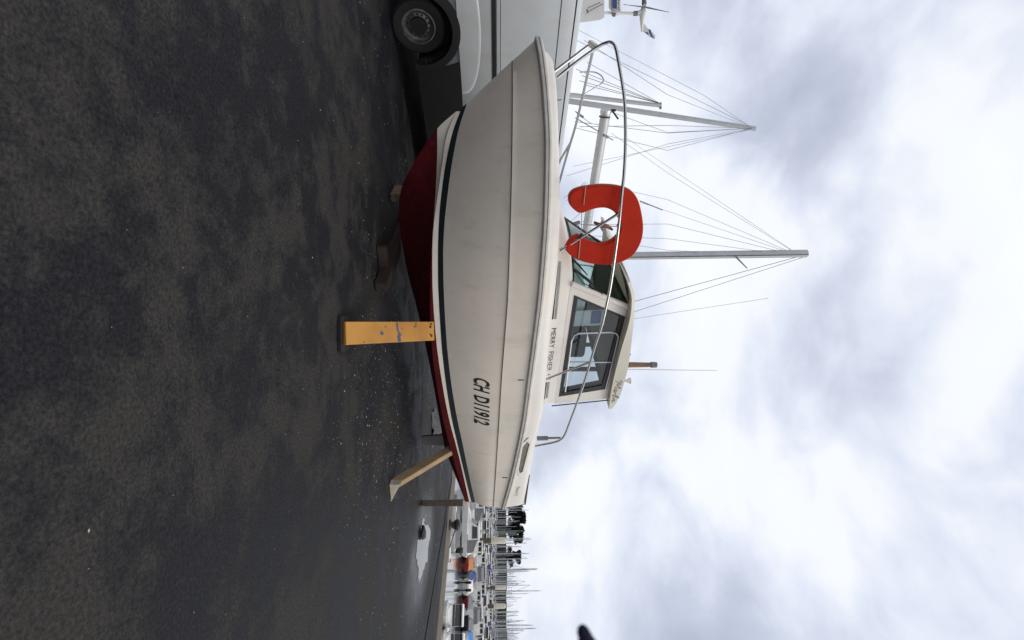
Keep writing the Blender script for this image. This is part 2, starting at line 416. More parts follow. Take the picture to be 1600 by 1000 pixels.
# quay: cap stones, then the wall down into the water
capw = 0.98
def cap_stone():
    a, b = QA - qd * 120, QA + qd * 60
    prof = [(-0.002, -0.3), (-0.002, 0.0), (0.02, 0.075), (0.05, 0.09), (capw - .03, 0.09), (capw, 0.06), (capw, -0.3)]
    rows = []
    n = 120
    for i in range(n + 1):
        p = a + (b - a) * (i / n); rows.append([p + qn * q + Vector((0, 0, z - .08 + .004 * math.sin(i * 1.7))) for q, z in prof])
    V, F = grid(rows, False, True)
    o = mesh('quay_edge', V, F, W_['stone']); o['kind'] = 'structure'
    o2 = prism('quay_wall', [a + qn * (capw - .1) + Vector((0, 0, -.05)), b + qn * (capw - .1) + Vector((0, 0, -.05)), b + qn * (capw - .1) + Vector((0, 0, -6)), a + qn * (capw - .1) + Vector((0, 0, -6))], -qn * .5, W_['wall'])
    o2['kind'] = 'structure'
cap_stone()
def water_mat():
    m = mat('harbour_water', (0.035, 0.045, 0.048), 0.06, spec=0.6)
    nt = m.node_tree; N = nt.nodes; Lk = nt.links; b = N['Principled BSDF']
    tc = N.new('ShaderNodeTexCoord'); mp = N.new('ShaderNodeMapping'); Lk.new(tc.outputs['Object'], mp.inputs[0])
    n = N.new('ShaderNodeTexNoise'); n.inputs['Scale'].default_value = 1.4; n.inputs['Detail'].default_value = 4
    Lk.new(mp.outputs[0], n.inputs['Vector'])
    bp = N.new('ShaderNodeBump'); bp.inputs['Strength'].default_value = 0.06; bp.inputs['Distance'].default_value = 0.1
    Lk.new(n.outputs[0], bp.inputs['Height']); Lk.new(bp.outputs[0], b.inputs['Normal'])
    return m
wz = Vector((0, 0, WATER_Z))
e0 = QA + qn * (capw - .3)
sheet('water', [e0 - qd * 2500 + wz, e0 + qd * 2500 + wz, e0 + qd * 2500 + qn * 4000 + wz, e0 - qd * 2500 + qn * 4000 + wz], water_mat())
# joint in the asphalt parallel to the quay
ja = ground_at(697, 800); jb = ground_at(664, 997)
jd = (jb - ja).normalized(); jn = Vector((-jd.y, jd.x, 0))
tar = mat('tar_joint', (0.004, 0.004, 0.005), 0.9, spec=0.0)
rows = []
for i in range(120):
    p = ja - jd * 8 + jd * (i * .25); w = .034 + .014 * noise.noise(p * 2.3); off = jn * (.05 * noise.noise(p * .6))
    rows.append([p + off - jn * w + Vector((0, 0, .004)), p + off + jn * w + Vector((0, 0, .004))])
j = loft('tar_joint', rows, tar, smooth=False); j['kind'] = 'structure'
# puddle near the quay
def puddle():
    m = mat('puddle_water', (0.012, 0.013, 0.016), 0.10, spec=0.25, bump=.06, bscale=14)
    outl = [(666, 806), (662, 815), (671, 828), (670, 850), (668, 872), (664, 884), (660, 896), (652, 908), (654, 892), (651, 874), (651, 852), (653, 836), (658, 822), (660, 812)]
    P = [ground_at(x, y) + Vector((0, 0, .004)) for x, y in outl]
    P = catmull(P + [P[0]], 14)[:-1]; c = sum(P, Vector()) / len(P)
    P = [c + (p - c) * (1 + .22 * noise.noise(p * 3.1) + .12 * noise.noise(p * 9)) for p in P]
    o = mesh('puddle', P, [tuple(range(len(P)))], m, None, False, False)
    if o.data.polygons[0].normal.z < 0: o.data.flip_normals()
    o['kind'] = 'structure'
puddle()
# litter of pale chips on the ground: nobody could count it
def litter():
    V, F = [], []
    rnd = random.Random(3)
    for i in range(1900):
        if i < 1750:
            x = rnd.uniform(560, 690); y = rnd.uniform(-60, 1020)
            if rnd.random() < .55: y = rnd.gauss(680, 110); x = rnd.gauss(610, 45)
            x = min(x, 690)
            p = ground_at(x, y)
        else: p = Vector((rnd.uniform(-5, 6), rnd.uniform(1.2, 5), 0))
        r = rnd.choice((.6, .8, 1, 1.7)) * rnd.uniform(.002, .006) * (.4 + .11 * p.y); a = rnd.uniform(0, 6.28); n = rnd.choice((3, 4, 5)); o = len(V)
        for k in range(n):
            t = a + 6.283 * k / n; V.append(p + Vector((math.cos(t) * r * rnd.uniform(.6, 1.6), math.sin(t) * r, .002)))
        V.append(p + Vector((0, 0, r * .5 + .003)))
        for k in range(n): F.append((o + k, o + (k+1) % n, o + n))
    o = mesh('litter', V, F, mat('pale_chips', (0.42, 0.41, 0.37), 0.6, var=.5, scale=2)); o['kind'] = 'stuff'
litter()

# ------------------------------------------------------------------ the motor boat on props
BA = R(36); BL = 6.1; BX, BY = -2.7242, 4.6647
bf = Frame(BX, BY, BA)
S0 = 3.0
boat = thing('motor_boat', (BX + S0 * bf.c, BY + S0 * bf.s, 0), 'large white cabin motor boat with red bottom propped up ashore in the foreground', 'boat', BA)
def L3(s, p, z): return Vector((s - S0, -p, z))
T_rail_h = [(0, 0), (.02, .09), (.08, .20), (.2, .34), (.41, .53), (.72, .74), (1.13, .93), (1.64, 1.08), (2.26, 1.17), (3.08, 1.22), (4.1, 1.22), (5.13, 1.18), (6.1, 1.12)]
T_rail_z = [(0, 1.705), (.13, 1.731), (.43, 1.766), (.8, 1.788), (1.31, 1.79), (1.77, 1.778), (2.2, 1.763), (2.71, 1.731), (3.28, 1.694), (3.97, 1.655), (4.4, 1.615), (5.3, 1.514), (6.11, 1.399)]
T_kn_h = [(.18, 0), (.24, .12), (.32, .25), (.51, .45), (.82, .65), (1.23, .86), (1.74, 1.03), (2.36, 1.14), (3.08, 1.2), (4.1, 1.2), (5.13, 1.16), (6.1, 1.10)]
T_kn_z = [(.18, 1.487), (.93, 1.480), (1.8, 1.461), (2.24, 1.449), (2.73, 1.421), (3.3, 1.390), (4.2, 1.353), (5.87, 1.283), (6.12, 1.271)]
T_su_h = [(.58, 0), (.87, .135), (1.03, .25), (1.23, .38), (1.54, .56), (2.05, .77), (2.67, .94), (3.38, 1.035), (4.1, 1.065), (5.13, 1.055), (6.1, 1.025)]
T_su_z = [(.58, 1.02), (.83, .926), (1.08, .865), (1.34, .818), (1.7, .768), (2.0, .748), (2.4, .742), (2.89, .745), (3.45, .763), (4.13, .808), (4.6, .852), (5.23, .908), (6.16, .993)]
T_sl_h = [(.62, 0), (.87, .115), (1.03, .21), (1.23, .34), (1.54, .53), (2.05, .75), (2.67, .93), (3.38, 1.03), (4.1, 1.06), (5.13, 1.05), (6.1, 1.02)]
T_sl_z = [(.62, .968), (.83, .871), (1.09, .797), (1.35, .748), (1.6, .716), (1.9, .695), (2.32, .682), (2.89, .684), (3.45, .699), (4.13, .738), (4.6, .782), (5.23, .845), (6.16, .938)]
T_ch_h = [(.66, 0), (.87, .10), (1.03, .18), (1.23, .32), (1.54, .52), (2.05, .75), (2.67, .93), (3.38, 1.025), (4.1, 1.055), (5.13, 1.045), (6.1, 1.015)]
T_ch_z = [(.66, .905), (.93, .787), (1.16, .745), (1.35, .712), (1.7, .652), (2.0, .616), (2.4, .586), (2.8, .572), (3.2, .570), (3.6, .588), (4.25, .630), (4.88, .700), (5.54, .776), (6.14, .845)]
T_w = [(.66, .70), (1.37, .674), (1.7, .648), (1.98, .630), (2.4, .618), (2.89, .624), (3.45, .650), (4.13, .70), (5.0, .80), (6.16, .903)]
T_keel = [(.66, .905), (.83, .70), (1.237, .385), (1.5, .234), (1.74, .175), (1.94, .158), (2.45, .169), (3.15, .244), (4.19, .33), (6.1, .43)]
def curve_pts(th, tz, n=60, dp=0.0, pw=1.7):
    s0 = th[0][0]; out = []
    for i in range(n + 1):
        s = s0 + (BL - s0) * (i / n) ** pw
        h = interp(th, s); out.append(Vector((s, h + dp * min(1, h / .1), interp(tz, s))))
    return out
def sidep(s, z):                  # half beam of the topside at (s, z)
    zs, zk, zr = interp(T_su_z, s), interp(T_kn_z, s), interp(T_rail_z, s)
    hs, hk, hr = interp(T_su_h, s), interp(T_kn_h, s), interp(T_rail_h, s)
    if z <= zk:
        u = (z - zs) / (zk - zs); return hs + (hk - hs) * u + .03 * 4 * u * (1 - u)
    u = (z - zk) / (zr - zk); return hk + .012 + (hr - hk - .012) * u
def both(fn):
    for sgn in (1, -1): fn(sgn)
def build_hull():
    N_ = 70
    # stations of the bottom
    S = [.66 + (BL - .66) * (i / N_) ** 1.4 for i in range(N_ + 1)]
    redP, whiteP = [], []
    for s in S:
        k = Vector((s, 0, interp(T_keel, s))); c = Vector((s, interp(T_ch_h, s), interp(T_ch_z, s))); l = Vector((s, interp(T_sl_h, s), interp(T_sl_z, s)))
        w = interp(T_w, s)
        keelw = .035 if s > 1.0 else .035 * (s - .66) / .34
        def bot(u):
            q = k.lerp(c, u); q.z += .07 * 4 * u * (1 - u) * min(1, (s - .66) * 3) * max(0., min(1, (2.6 - s) / 1.2)); q.y = max(q.y, keelw * min(1, u * 8)); return q
        if w <= k.z: row = [k.copy() for _ in range(9)]; wr = [k, bot(.5), c, l]
        elif w < c.z:
            u1 = 0
            for q in range(1, 201):
                if bot(q / 200).z <= w: u1 = q / 200
            row = [bot(u1 * j / 7) for j in range(8)]; row.append(row[-1].copy()); wr = [row[-1], bot((u1 + 1) / 2), c, l]
        else:
            row = [bot(j / 7) for j in range(8)]; u = min(.98, (w - c.z) / (l.z - c.z)); wp = c.lerp(l, u); row.append(wp); wr = [wp, wp.lerp(l, .33), wp.lerp(l, .66), l]
        redP.append(row); whiteP.append(wr)
    def full(rows):               # port + starboard, one continuous skin
        out = []
        for r in rows:
            stb = [L3(v.x, -v.y, v.z) for v in reversed(r)]; out.append(stb + [L3(v.x, v.y, v.z) for v in r])
        return out
    loft('bottom', full(redP), W_['red'], boat, auto=28)
    for sg in (1, -1):
        loft('chine_band', [[L3(v.x, sg * v.y, v.z) for v in r] for r in whiteP], W_['gel'], boat, auto=20)
    su = curve_pts(T_su_h, T_su_z, N_); sl = curve_pts(T_sl_h, T_sl_z, N_); kn = curve_pts(T_kn_h, T_kn_z, N_); rl = curve_pts(T_rail_h, T_rail_z, N_)
    for sg in (1, -1):
        loft('boot_stripe', [[L3(a.x, sg * (a.y + .003), a.z), L3(b.x, sg * (b.y + .003), b.z)] for a, b in zip(sl, su)], W_['stripe'], boat)
        rows = []
        for a, b, c in zip(su, kn, rl):
            k = min(1, b.y / .12); r = []
            for j in range(7):
                u = j / 6; q = a.lerp(b, u); q.y += .03 * 4 * u * (1 - u) * k; r.append(q)
            lip = b.copy(); lip.y += .012 * k; r.append(lip)
            lip2 = b.copy(); lip2.y += .012 * k; lip2.z += .004; r.append(lip2)
            for j in range(1, 6): r.append(lip2.lerp(c, j / 5))
            rows.append([L3(v.x, sg * v.y, v.z) for v in r])
        loft('topside', rows, W_['gel'], boat, auto=35)
    for sg in (1, -1): tube('knuckle_line', [L3(v.x, sg * (v.y + .010 * min(1, v.y / .12)), v.z - .001) for v in kn], .0045, W_['greyline'], boat, 5)
    # transom
    s = BL; prof = [(0, interp(T_keel, s)), (interp(T_ch_h, s), interp(T_ch_z, s)), (interp(T_sl_h, s), interp(T_sl_z, s)), (interp(T_su_h, s), interp(T_su_z, s)), (interp(T_kn_h, s), interp(T_kn_z, s)), (interp(T_rail_h, s), interp(T_rail_z, s)), (interp(T_rail_h, s) - .08, interp(T_rail_z, s) + .33)]
    poly = [L3(s + .004, p, z) for p, z in prof] + [L3(s + .004, -p, z) for p, z in reversed(prof[1:])]
    prism('transom', poly, (-.04, 0, 0), W_['gel'], boat)
    # rub rail round the bow
    path = [Vector((v.x, v.y, v.z)) for v in rl]; port = path[::-1]; stb = [Vector((v.x, -v.y, v.z)) for v in path[1:]]
    line = port + stb
    prof = [(-.01, -.008), (.026, -.004), (.036, .006), (.038, .026), (.026, .031), (.026, .036), (.036, .040), (.032, .056), (.018, .066), (-.012, .070)]
    rows = []
    for i, p in enumerate(line):
        t = line[min(i+1, len(line)-1)] - line[max(i-1, 0)]; t.z = 0; t.normalize(); nrm = Vector((-t.y, t.x, 0))
        if nrm.dot(Vector((p.x - 3.2, p.y, 0))) < 0: nrm = -nrm
        rows.append([L3(p.x + nrm.x * a, p.y + nrm.y * a, p.z + b) for a, b in prof])
    loft('rub_rail', rows, W_['rail'], boat, auto=30)
    # thin dark insert in the rail groove
    gl = []
    for i, p in enumerate(line):
        t = line[min(i+1, len(line)-1)] - line[max(i-1, 0)]; t.z = 0; t.normalize(); nrm = Vector((-t.y, t.x, 0))
        if nrm.dot(Vector((p.x - 3.2, p.y, 0))) < 0: nrm = -nrm
        gl.append(L3(p.x + nrm.x * .027, p.y + nrm.y * .027, p.z + .0335))
    tube('rail_insert', gl, .0035, W_['greyink'], boat, 5)
    # bulwark and deck
    T_toe = [(0, 1.785), (.06, 1.82), (.14, 1.86), (.24, 1.888), (.41, 1.905), (.74, 1.922), (1.3, 1.951), (1.8, 1.962), (2.8, 1.928), (3.6, 1.918), (4.0, 1.911), (4.3, 1.872), (4.55, 1.846), (5.4, 1.79), (6.1, 1.755)]
    rows = []
    for sI in [i / 60 for i in range(61)]:
        s = BL * sI ** 1.6; h = interp(T_rail_h, s); zr = interp(T_rail_z, s) + .066; zt = interp(T_toe, s)
        k = min(1, h / .35); sb = s + .10 * (1 - k)     # the toe sits a little aft of the stem
        row = []
        for u, ins in ((0, .0), (.35, .012), (.7, .03), (.92, .055), (1, .09)):
            row.append(Vector((s + (sb - s) * u, max(0, h - ins * k - .004), zr + (zt - zr) * u)))
        zc = zt + (.02 if s < 4.05 else 0)
        row.append(Vector((sb, max(0, h - .16 * k), zt + .004)))
        row.append(Vector((sb, 0 if s < 4.05 else max(0, h - .20), zc if s < 4.05 else zt - .01)))
        rows.append([L3(v.x, v.y, v.z) for v in row[::1]] + [L3(v.x, -v.y, v.z) for v in reversed(row)])
    loft('deck', rows, W_['deck'], boat, auto=50)
    box('cockpit_floor', L3(5.05, 0, 1.22), (2.0, 2.0, .04), W_['deck'], boat)
    for sg in (1, -1): box('cockpit_side', L3(5.05, sg * .97, 1.47), (2.0, .03, .5), W_['deck'], boat)
    box('cockpit_bulkhead', L3(6.03, 0, 1.46), (.05, 1.9, .5), W_['deck'], boat)
    return line
build_hull()
# keel skeg, rudder and propeller
prism('rudder', [L3(5.72, .015, .44), L3(6.0, .015, .46), L3(5.98, .015, .08), L3(5.76, .015, .06)], (0, .03, 0), W_['prop'], boat, .005)
# cabin trunk: fore coachroof continuing aft as the lower cabin side
def cab_p(s, z): return 1.096 + .03 * s - .14 * z
def trunk():
    rows = []
    tab = [(1.46, .22, 1.955), (1.52, .32, 1.99), (1.60, .45, 2.028), (1.70, .57, 2.07), (1.83, .68, 2.112), (2.0, .775, 2.150), (2.15, .835, 2.168), (2.27, .857, 2.176), (2.45, .86, 2.19), (2.9, .875, 2.178), (3.4, .894, 2.158), (4.0, .917, 2.128), (4.03, .918, 2.126)]
    for s, hw, zt in tab:
        zb = 1.86; pb = max(hw + .05, cab_p(s, zb) if s > 2.3 else hw + .05)
        half = [(pb, zb), (hw + (pb - hw) * .45, zb + (zt - zb) * .55), (hw + .004, zt - .035), (hw - .012, zt - .010), (hw - .04, zt), (hw * .5, zt + .018), (0, zt + .022)]
        rows.append([L3(s, p, z) for p, z in half] + [L3(s, -p, z) for p, z in reversed(half[:-1])])
    loft('cabin_trunk', rows, W_['deck'], boat, caps=True, auto=35)
trunk()
CN = (-.03, 1, .14); CK = 1.096
def cab_px(x, y, off=0.0): 
    v = bf.px(x, y, CN, CK + off); return L3(*v)
def cab(s, z, off=0.0): return L3(s, cab_p(s, z) + off, z)
def cabin():
    outer = [(2.255, 2.15), (2.631, 2.895), (4.07, 2.86), (4.055, 2.09)]
    inner = [(2.395, 2.199), (2.752, 2.852), (3.888, 2.775), (3.935, 2.135)]
    for sg in (1, -1):
        def q(s, z, off=0):
            return L3(s, sg * (cab_p(s, z) + off), z)
        side = ring('cabin_side', [q(*a) for a in outer], [q(*a) for a in inner], (0, sg * .035, 0), W_['deck'], boat)
        inn = [(2.395, 2.199), (2.752, 2.852), (3.888, 2.775), (3.935, 2.135)]
        inn2 = [(2.440, 2.240), (2.750, 2.785), (3.815, 2.700), (3.872, 2.176)]
        win = ring('side_window', [q(*a, .004) for a in inn], [q(*a, .004) for a in inn2], (0, sg * .02, 0), W_['black'], boat)
        lin = ring('side_lining', [q(a, b, -.052) for a, b in ((2.36, 2.05), (2.70, 2.86), (3.99, 2.83), (3.98, 2.05))], [q(a, b, -.052) for a, b in ((2.47, 2.26), (2.76, 2.76), (3.78, 2.66), (3.84, 2.20))], (0, sg * .012, 0), W_['lining2'], boat)
        g = [q(*a, -.008) for a in inn]
        mesh('pane', g, [(0, 1, 2, 3)], W_['glass'], win)
        # sliding pane's light metal frame
        fr = [(883, 612), (888, 570), (893, 532), (897, 524), (904, 521), (955, 519), (963, 521), (966, 526), (964, 535), (957, 565), (946, 608)]
        P = []
        for x, y in fr:
            v = bf.px(x, y, CN, CK - .002); P.append(L3(v.x, sg * v.y, v.z))
        tube('sliding_frame', P, .011, W_['alu'], win, 6)
        a_, b_ = bf.px(888.5, 566, CN, CK - .002), bf.px(955, 566, CN, CK - .002)
        tube('frame_divider', [L3(a_.x, sg * a_.y, a_.z), L3(b_.x, sg * b_.y, b_.z)], .010, W_['alu'], win, 6)
    # aft post edging
    for sg in (1, -1):
        tube('door_edge_trim', [L3(4.085, sg * cab_p(4.07, 2.0), 2.05), L3(4.10, sg * (cab_p(4.07, 2.85)), 2.85)], .008, W_['black'], boat, 6)
    # aft bulkhead with a wide glazed door
    bo = [(-.93, 1.95), (-.80, 2.86), (.80, 2.86), (.93, 1.95)]; bi = [(-.80, 2.2), (-.72, 2.74), (.72, 2.74), (.80, 2.2)]
    ring('aft_bulkhead', [L3(4.0, p, z) for p, z in bo], [L3(4.0, p, z) for p, z in bi], (.03, 0, 0), W_['lining2'], boat)
    for p in (-.25, .3): box('door_post', L3(4.01, p, 2.45), (.035, .06, .62), W_['lining2'], boat)
    # windscreen
    NB = 16; bot, top = [], []
    for i in range(NB + 1):
        v = -1 + 2 * i / NB
        bot.append(Vector((1.965 + .296 * abs(v) ** 2.2, .86 * v, 2.178 + .02 * (1 - v * v))))
        top.append(Vector((2.30 + .331 * abs(v) ** 2.2, .771 * v, 2.675 + .21 * v * v)))
    rows = [[L3(*b.lerp(t, u)) for b, t in zip(bot, top)] for u in (0, .33, .66, 1)]
    ws = loft('windscreen', rows, W_['glassg'], boat)
    brow = []
    for i in range(NB + 1):
        v = -1 + 2 * i / NB; sf = 2.03 + .19 * abs(v) ** 1.8
        zb = interp([(1.95, 2.60), (2.05, 2.67), (2.2, 2.765), (2.45, 2.855)], sf + .05) - .002
        b_ = Vector((sf + .05, .86 * v * (1 - .06 * (2.9 - sf) ** 2) / .95, zb))
        brow.append(b_.lerp(top[i] + Vector((0, 0, .002)), max(0, abs(v) * 1.0) ** 5))
    loft('brow_fascia', [[L3(*q_) for q_ in top], [L3(*a_.lerp(b_, .6) + Vector((0, 0, .0))) for a_, b_ in zip(top, brow)], [L3(*q_) for q_ in brow]], W_['roof'], boat)
    per = [L3(*p) for p in bot] + [L3(*p) for p in reversed(top)]
    tube('windscreen_seal', per, .014, W_['black'], boat, 6, True)
    for v in (-.33, .33):
        i = int(round((v + 1) / 2 * NB)); tube('mullion', [L3(*bot[i]), L3(*top[i])], .016, W_['lining2'], boat, 6)
    for sg in (1, -1):
        a = Vector((2.25, sg * .862, 2.16)); b = Vector((2.625, sg * .775, 2.895)); d = Vector((-.03, -sg * .02, 0))
        tube('windscreen_pillar', [L3(*a), L3(*a.lerp(b, .5)), L3(*b)], .032, W_['deck'], boat, 8)
    # wipers in front of the glass
    def wpx(x, y, off=.05):
        A, B, C = bot[NB], top[NB], bot[NB - 5]
        n = (B - A).cross(C - A).normalized()
        if n.x > 0: n = -n
        return L3(*bf.px(x, y, n, n.dot(A) + off))
    w1 = tube('wiper_arm', [wpx(894, 404), wpx(905, 415, .06), wpx(918, 430)], [.014, .011, .006], W_['black'], boat, 6)
    w2 = tube('wiper_arm', [wpx(894, 418), wpx(920, 440, .06), wpx(925, 445)], [.014, .010, .007], W_['black'], boat, 6)
    tube('wiper_blade', [wpx(899, 421, .04), wpx(920, 437, .035), wpx(941, 461, .03)], .009, W_['black'], boat, 6)
    tube('wiper_blade', [wpx(897, 423, .04), wpx(911, 442, .04), wpx(930, 452, .04)], .006, W_['black'], boat, 6)
    # roof with drooping brow
    T_top = [(1.95, 2.63), (2.05, 2.70), (2.2, 2.80), (2.45, 2.893), (2.96, 2.945), (3.47, 2.974), (3.93, 2.95), (4.22, 2.875)]
    T_bot = [(1.95, 2.60), (2.05, 2.67), (2.2, 2.765), (2.45, 2.855), (2.67, 2.872), (3.2, 2.835), (3.76, 2.812), (4.22, 2.83)]
    NV = 17; tops, bots = [], []
    for j in range(25):
        u = j / 24; rt, rb = [], []
        for i in range(NV):
            v = -1 + 2 * i / (NV - 1)
            sf = 2.03 + .19 * abs(v) ** 1.8; sa = 4.22 - .03 * v * v; s = sf + (sa - sf) * u ** 1.25
            w = .905 * (1 - .06 * max(0, (2.9 - s)) ** 2) 
            crown = .045 * (1 - v * v) * min(1, (s - 2.0) / .7)
            e = s if True else s
            zt = interp(T_top, s + .0) + crown; zb = interp(T_bot, s)
            if abs(v) < 1: zb = min(zb + .0, zt - .03)
            edge = (abs(v) > .999)
            rt.append(Vector((s, w * v * (1 - .02 * (1 if edge else 0)), zt))); rb.append(Vector((s, w * v, zb)))
        tops.append(rt); bots.append(rb)
    rows = []
    for rt, rb in zip(tops, bots): rows.append([L3(*q) for q in rt] + [L3(*q) for q in reversed(rb)])
    loft('cabin_roof', rows, W_['roof'], boat, closed=True, caps=True, auto=40)
cabin()
# interior seen through the glass
box('helm_seat', L3(3.45, .25, 2.32), (.42, .46, .38), W_['lining2'], boat, bev=.05)
box('helm_console', L3(2.62, .35, 2.28), (.36, .7, .2), W_['paper'], boat, bev=.03)
box('cabin_locker', L3(2.55, -.45, 2.26), (.4, .5, .14), W_['paper'], boat, bev=.02)
box('roof_lining', L3(3.3, 0, 2.795), (1.5, 1.56, .02), W_['lining2'], boat)
tube('helm_wheel', [L3(2.9 + .06 * math.sin(a), .35 + .17 * math.cos(a), 2.42 + .17 * math.sin(a)) for a in [k * .3927 for k in range(16)]], .012, W_['black'], boat, 6, True)
ch = prism('chart', [cab_px(x, y, -.10) for x, y in ((896, 486), (947, 484), (944, 508), (893, 510))], (0, .004, 0), W_['paper'], boat)
prism('chart_print', [cab_px(x, y, -.094) for x, y in ((925, 486), (941, 485.5), (938, 505), (923, 506))], (0, .002, 0), W_['blue'], ch)
# lettering
def hull_text(name, s, m, s0, s1, z00, z01, z10, z11, slant, bold, pf):
    T, F = text_geo(s, bold); V = []
    for x, y in T:
        xx = x + slant * (y - .5) * (z01 - z00) / (s1 - s0)
        ss = s0 + (s1 - s0) * xx; zb = z00 + (z10 - z00) * x; zt = z01 + (z11 - z01) * x; z = zb + (zt - zb) * y
        V.append(L3(ss, pf(ss, z) + .004, z))
    return mesh(name, V, F, m, boat, False, True)
def tx(x, y, p): v = bf.px(x, y, (0, 1, 0), p); return v.x, v.z
(ra, rb), (rc, rd), (re, rf), (rg, rh_) = tx(740, 587, 1.115), tx(765.5, 587, 1.135), tx(740.5, 658, 1.115), tx(765, 658, 1.135)
for wd_, u0, u1 in (('CH', 0, .27), ('D11912', .37, 1)):
    sa, sb = ra + (re - ra) * u0, ra + (re - ra) * u1
    hull_text('registration_lettering', wd_, W_['ink'], sa, sb, rb + (rf - rb) * u0, rd + (rh_ - rd) * u0, rb + (rf - rb) * u1, rd + (rh_ - rd) * u1, .20, .028, sidep)
for wd_, u0, u1 in (('MERRY', 0, .36), ('FISHER', .43, .81), ('625', .87, 1)):
    hull_text('model_lettering', wd_, W_['ink'], 2.83 + .80 * u0, 2.83 + .80 * u1, 1.970 - .025 * u0, 2.028 - .025 * u0, 1.970 - .025 * u1, 2.028 - .025 * u1, 0, 0.0, cab_p)
def strip(name, m, pts, off):
    return mesh(name, [cab(s, z, off) for s, z in pts], [tuple(range(len(pts)))], m, boat)
strip('side_stripe', W_['ink'], [(1.9, 1.970), (2.70, 1.962), (2.70, 1.985), (1.9, 1.990)], .006) if False else None
for nm, m, zz0, zz1 in (('side_stripe', W_['ink'], 1.966, 1.992), ('side_stripe', W_['greyink'], 2.003, 2.028)):
    rows = []
    for k in range(9):
        s = 2.0 + k * .0875; d = -.010 * k / 8; hw = interp([(1.83, .68), (2.0, .775), (2.15, .835), (2.27, .857), (2.45, .86), (2.9, .875)], s)
        zb, zt = 1.86, interp([(2.0, 2.15), (2.27, 2.176), (2.9, 2.178)], s); pb = max(hw + .05, cab_p(s, zb) if s > 2.3 else hw + .05)
        def pp(z):
            a, b_ = (pb, zb), (hw + (pb - hw) * .45, zb + (zt - zb) * .55)
            u = (z - a[1]) / (b_[1] - a[1]); return a[0] + (b_[0] - a[0]) * u + .006
        rows.append([L3(s, pp(zz0 + d), zz0 + d), L3(s, pp(zz1 + d), zz1 + d)])
    loft(nm, rows, m, boat)
strip('side_stripe', W_['ink'], [(3.66, 1.937), (3.95, 1.925), (3.95, 1.950), (3.66, 1.962)], .010)
strip('side_stripe', W_['greyink'], [(3.66, 1.972), (3.93, 1.961), (3.93, 1.985), (3.66, 1.998)], .010)
strip('stripe_emblem', W_['greyink'], [(3.97, 1.915), (4.03, 1.912), (4.03, 1.94), (3.97, 1.943)], .010)
# hand-written name on the roof edge
def roof_name():
    St = [[(-.04, .80), (.0, 1.0), (.06, .92), (.05, .78)], [(.05, .05), (.13, .98), (.19, .30), (.29, 1.05), (.31, .05)],
          [(.46, .42), (.41, .48), (.37, .25), (.40, .05), (.46, .18), (.48, .45), (.47, .08), (.51, .05)], [(.53, .10), (.55, .45), (.57, .38), (.61, .40)],
          [(.65, .10), (.73, .95), (.70, 1.0), (.67, .60), (.67, .08), (.72, .05)], [(.76, .45), (.76, .08)], [(.76, .62), (.765, .66)],
          [(.82, .08), (.83, .44), (.84, .28), (.89, .46), (.92, .40), (.91, .08), (1.0, .16)]]
    lst = []
    for st in St:
        P = []
        for x, y in catmull([(a, b, 0) for a, b in st], 4) and [(v.x, v.y) for v in catmull([(a, b, 0) for a, b in st], 4)]:
            s = 3.66 + .40 * x + .03 * y; z = 2.845 + .085 * y + .0 * x; P.append(L3(s, .905, z))
        lst.append((P, .0032))
    tubes('name_lettering', lst, W_['ink'], boat, 4)
roof_name()
# side hatch recess near the stern
T_toe = [(0, 1.785), (.06, 1.82), (.14, 1.86), (.24, 1.888), (.41, 1.905), (.74, 1.922), (1.3, 1.951), (1.8, 1.962), (2.8, 1.928), (3.6, 1.918), (4.0, 1.911), (4.3, 1.872), (4.55, 1.846), (5.4, 1.79), (6.1, 1.755)]
def bul_p(s, z):                  # half beam of the bulwark above the rub rail
    zr = interp(T_rail_z, s) + .066; zt = interp(T_toe, s); u = max(0, min(1, (z - zr) / (zt - zr)))
    return interp(T_rail_h, s) - .004 - interp([(0, 0), (.35, .012), (.7, .03), (.92, .055), (1, .09)], u)
def bul_px(x, y, off=0.0):
    p = 1.15
    for _ in range(6):
        v = bf.px(x, y, (0, 1, 0), p); p = bul_p(v.x, v.z) + off
    return L3(v.x, p, v.z)
def hatch():
    o = [(826, 684), (831, 690), (819, 741), (811.5, 744), (807.5, 737), (815, 694)]
    i = [(824, 690), (827.5, 694), (816.5, 737), (812, 739.5), (810.2, 734), (817, 698)]
    n = 6; O = [bul_px(*a, .004) for a in o]; O2 = [bul_px(a[0] * .85 + b[0] * .15, a[1] * .85 + b[1] * .15, .016) for a, b in zip(o, i)]; I2 = [bul_px(*a, .014) for a in i]; I3 = [bul_px(*a, -.003) for a in i]
    loft('hatch_frame', [list(r) + [r[0]] for r in (O, O2, I2, I3)], W_['deck'], boat, smooth=False)
    c = sum(I3, Vector()) / n
    mesh('hatch_recess', [v + Vector((0, -.0055, 0)) for v in I3], [tuple(range(n))], W_['recess'], boat)
W_['recess'] = mat('dark_recess', (0.22, 0.20, 0.15), 0.7, var=.3, scale=8)  # hatch recess coloured darker than the frame around it
hatch()
# small maker's mark aft
T_, F_ = text_geo('Stern', 0)
o = bf.px(807, 757, (0, 1, 0), 1.135); 
mesh('stern_lettering', [L3(5.55 + .22 * x, 1.130 + .012, 1.615 + .055 * y - .02 * x) for x, y in T_], F_, W_['greyink'], boat)
tube('toe_rail', [L3(v.x, v.y, v.z) for v in [bf.px(x, y, (0, 1, 0), 1.06) for x, y in ((826.5, 743), (823.5, 765), (820.5, 787))]], .014, W_['bdark'], boat, 8)
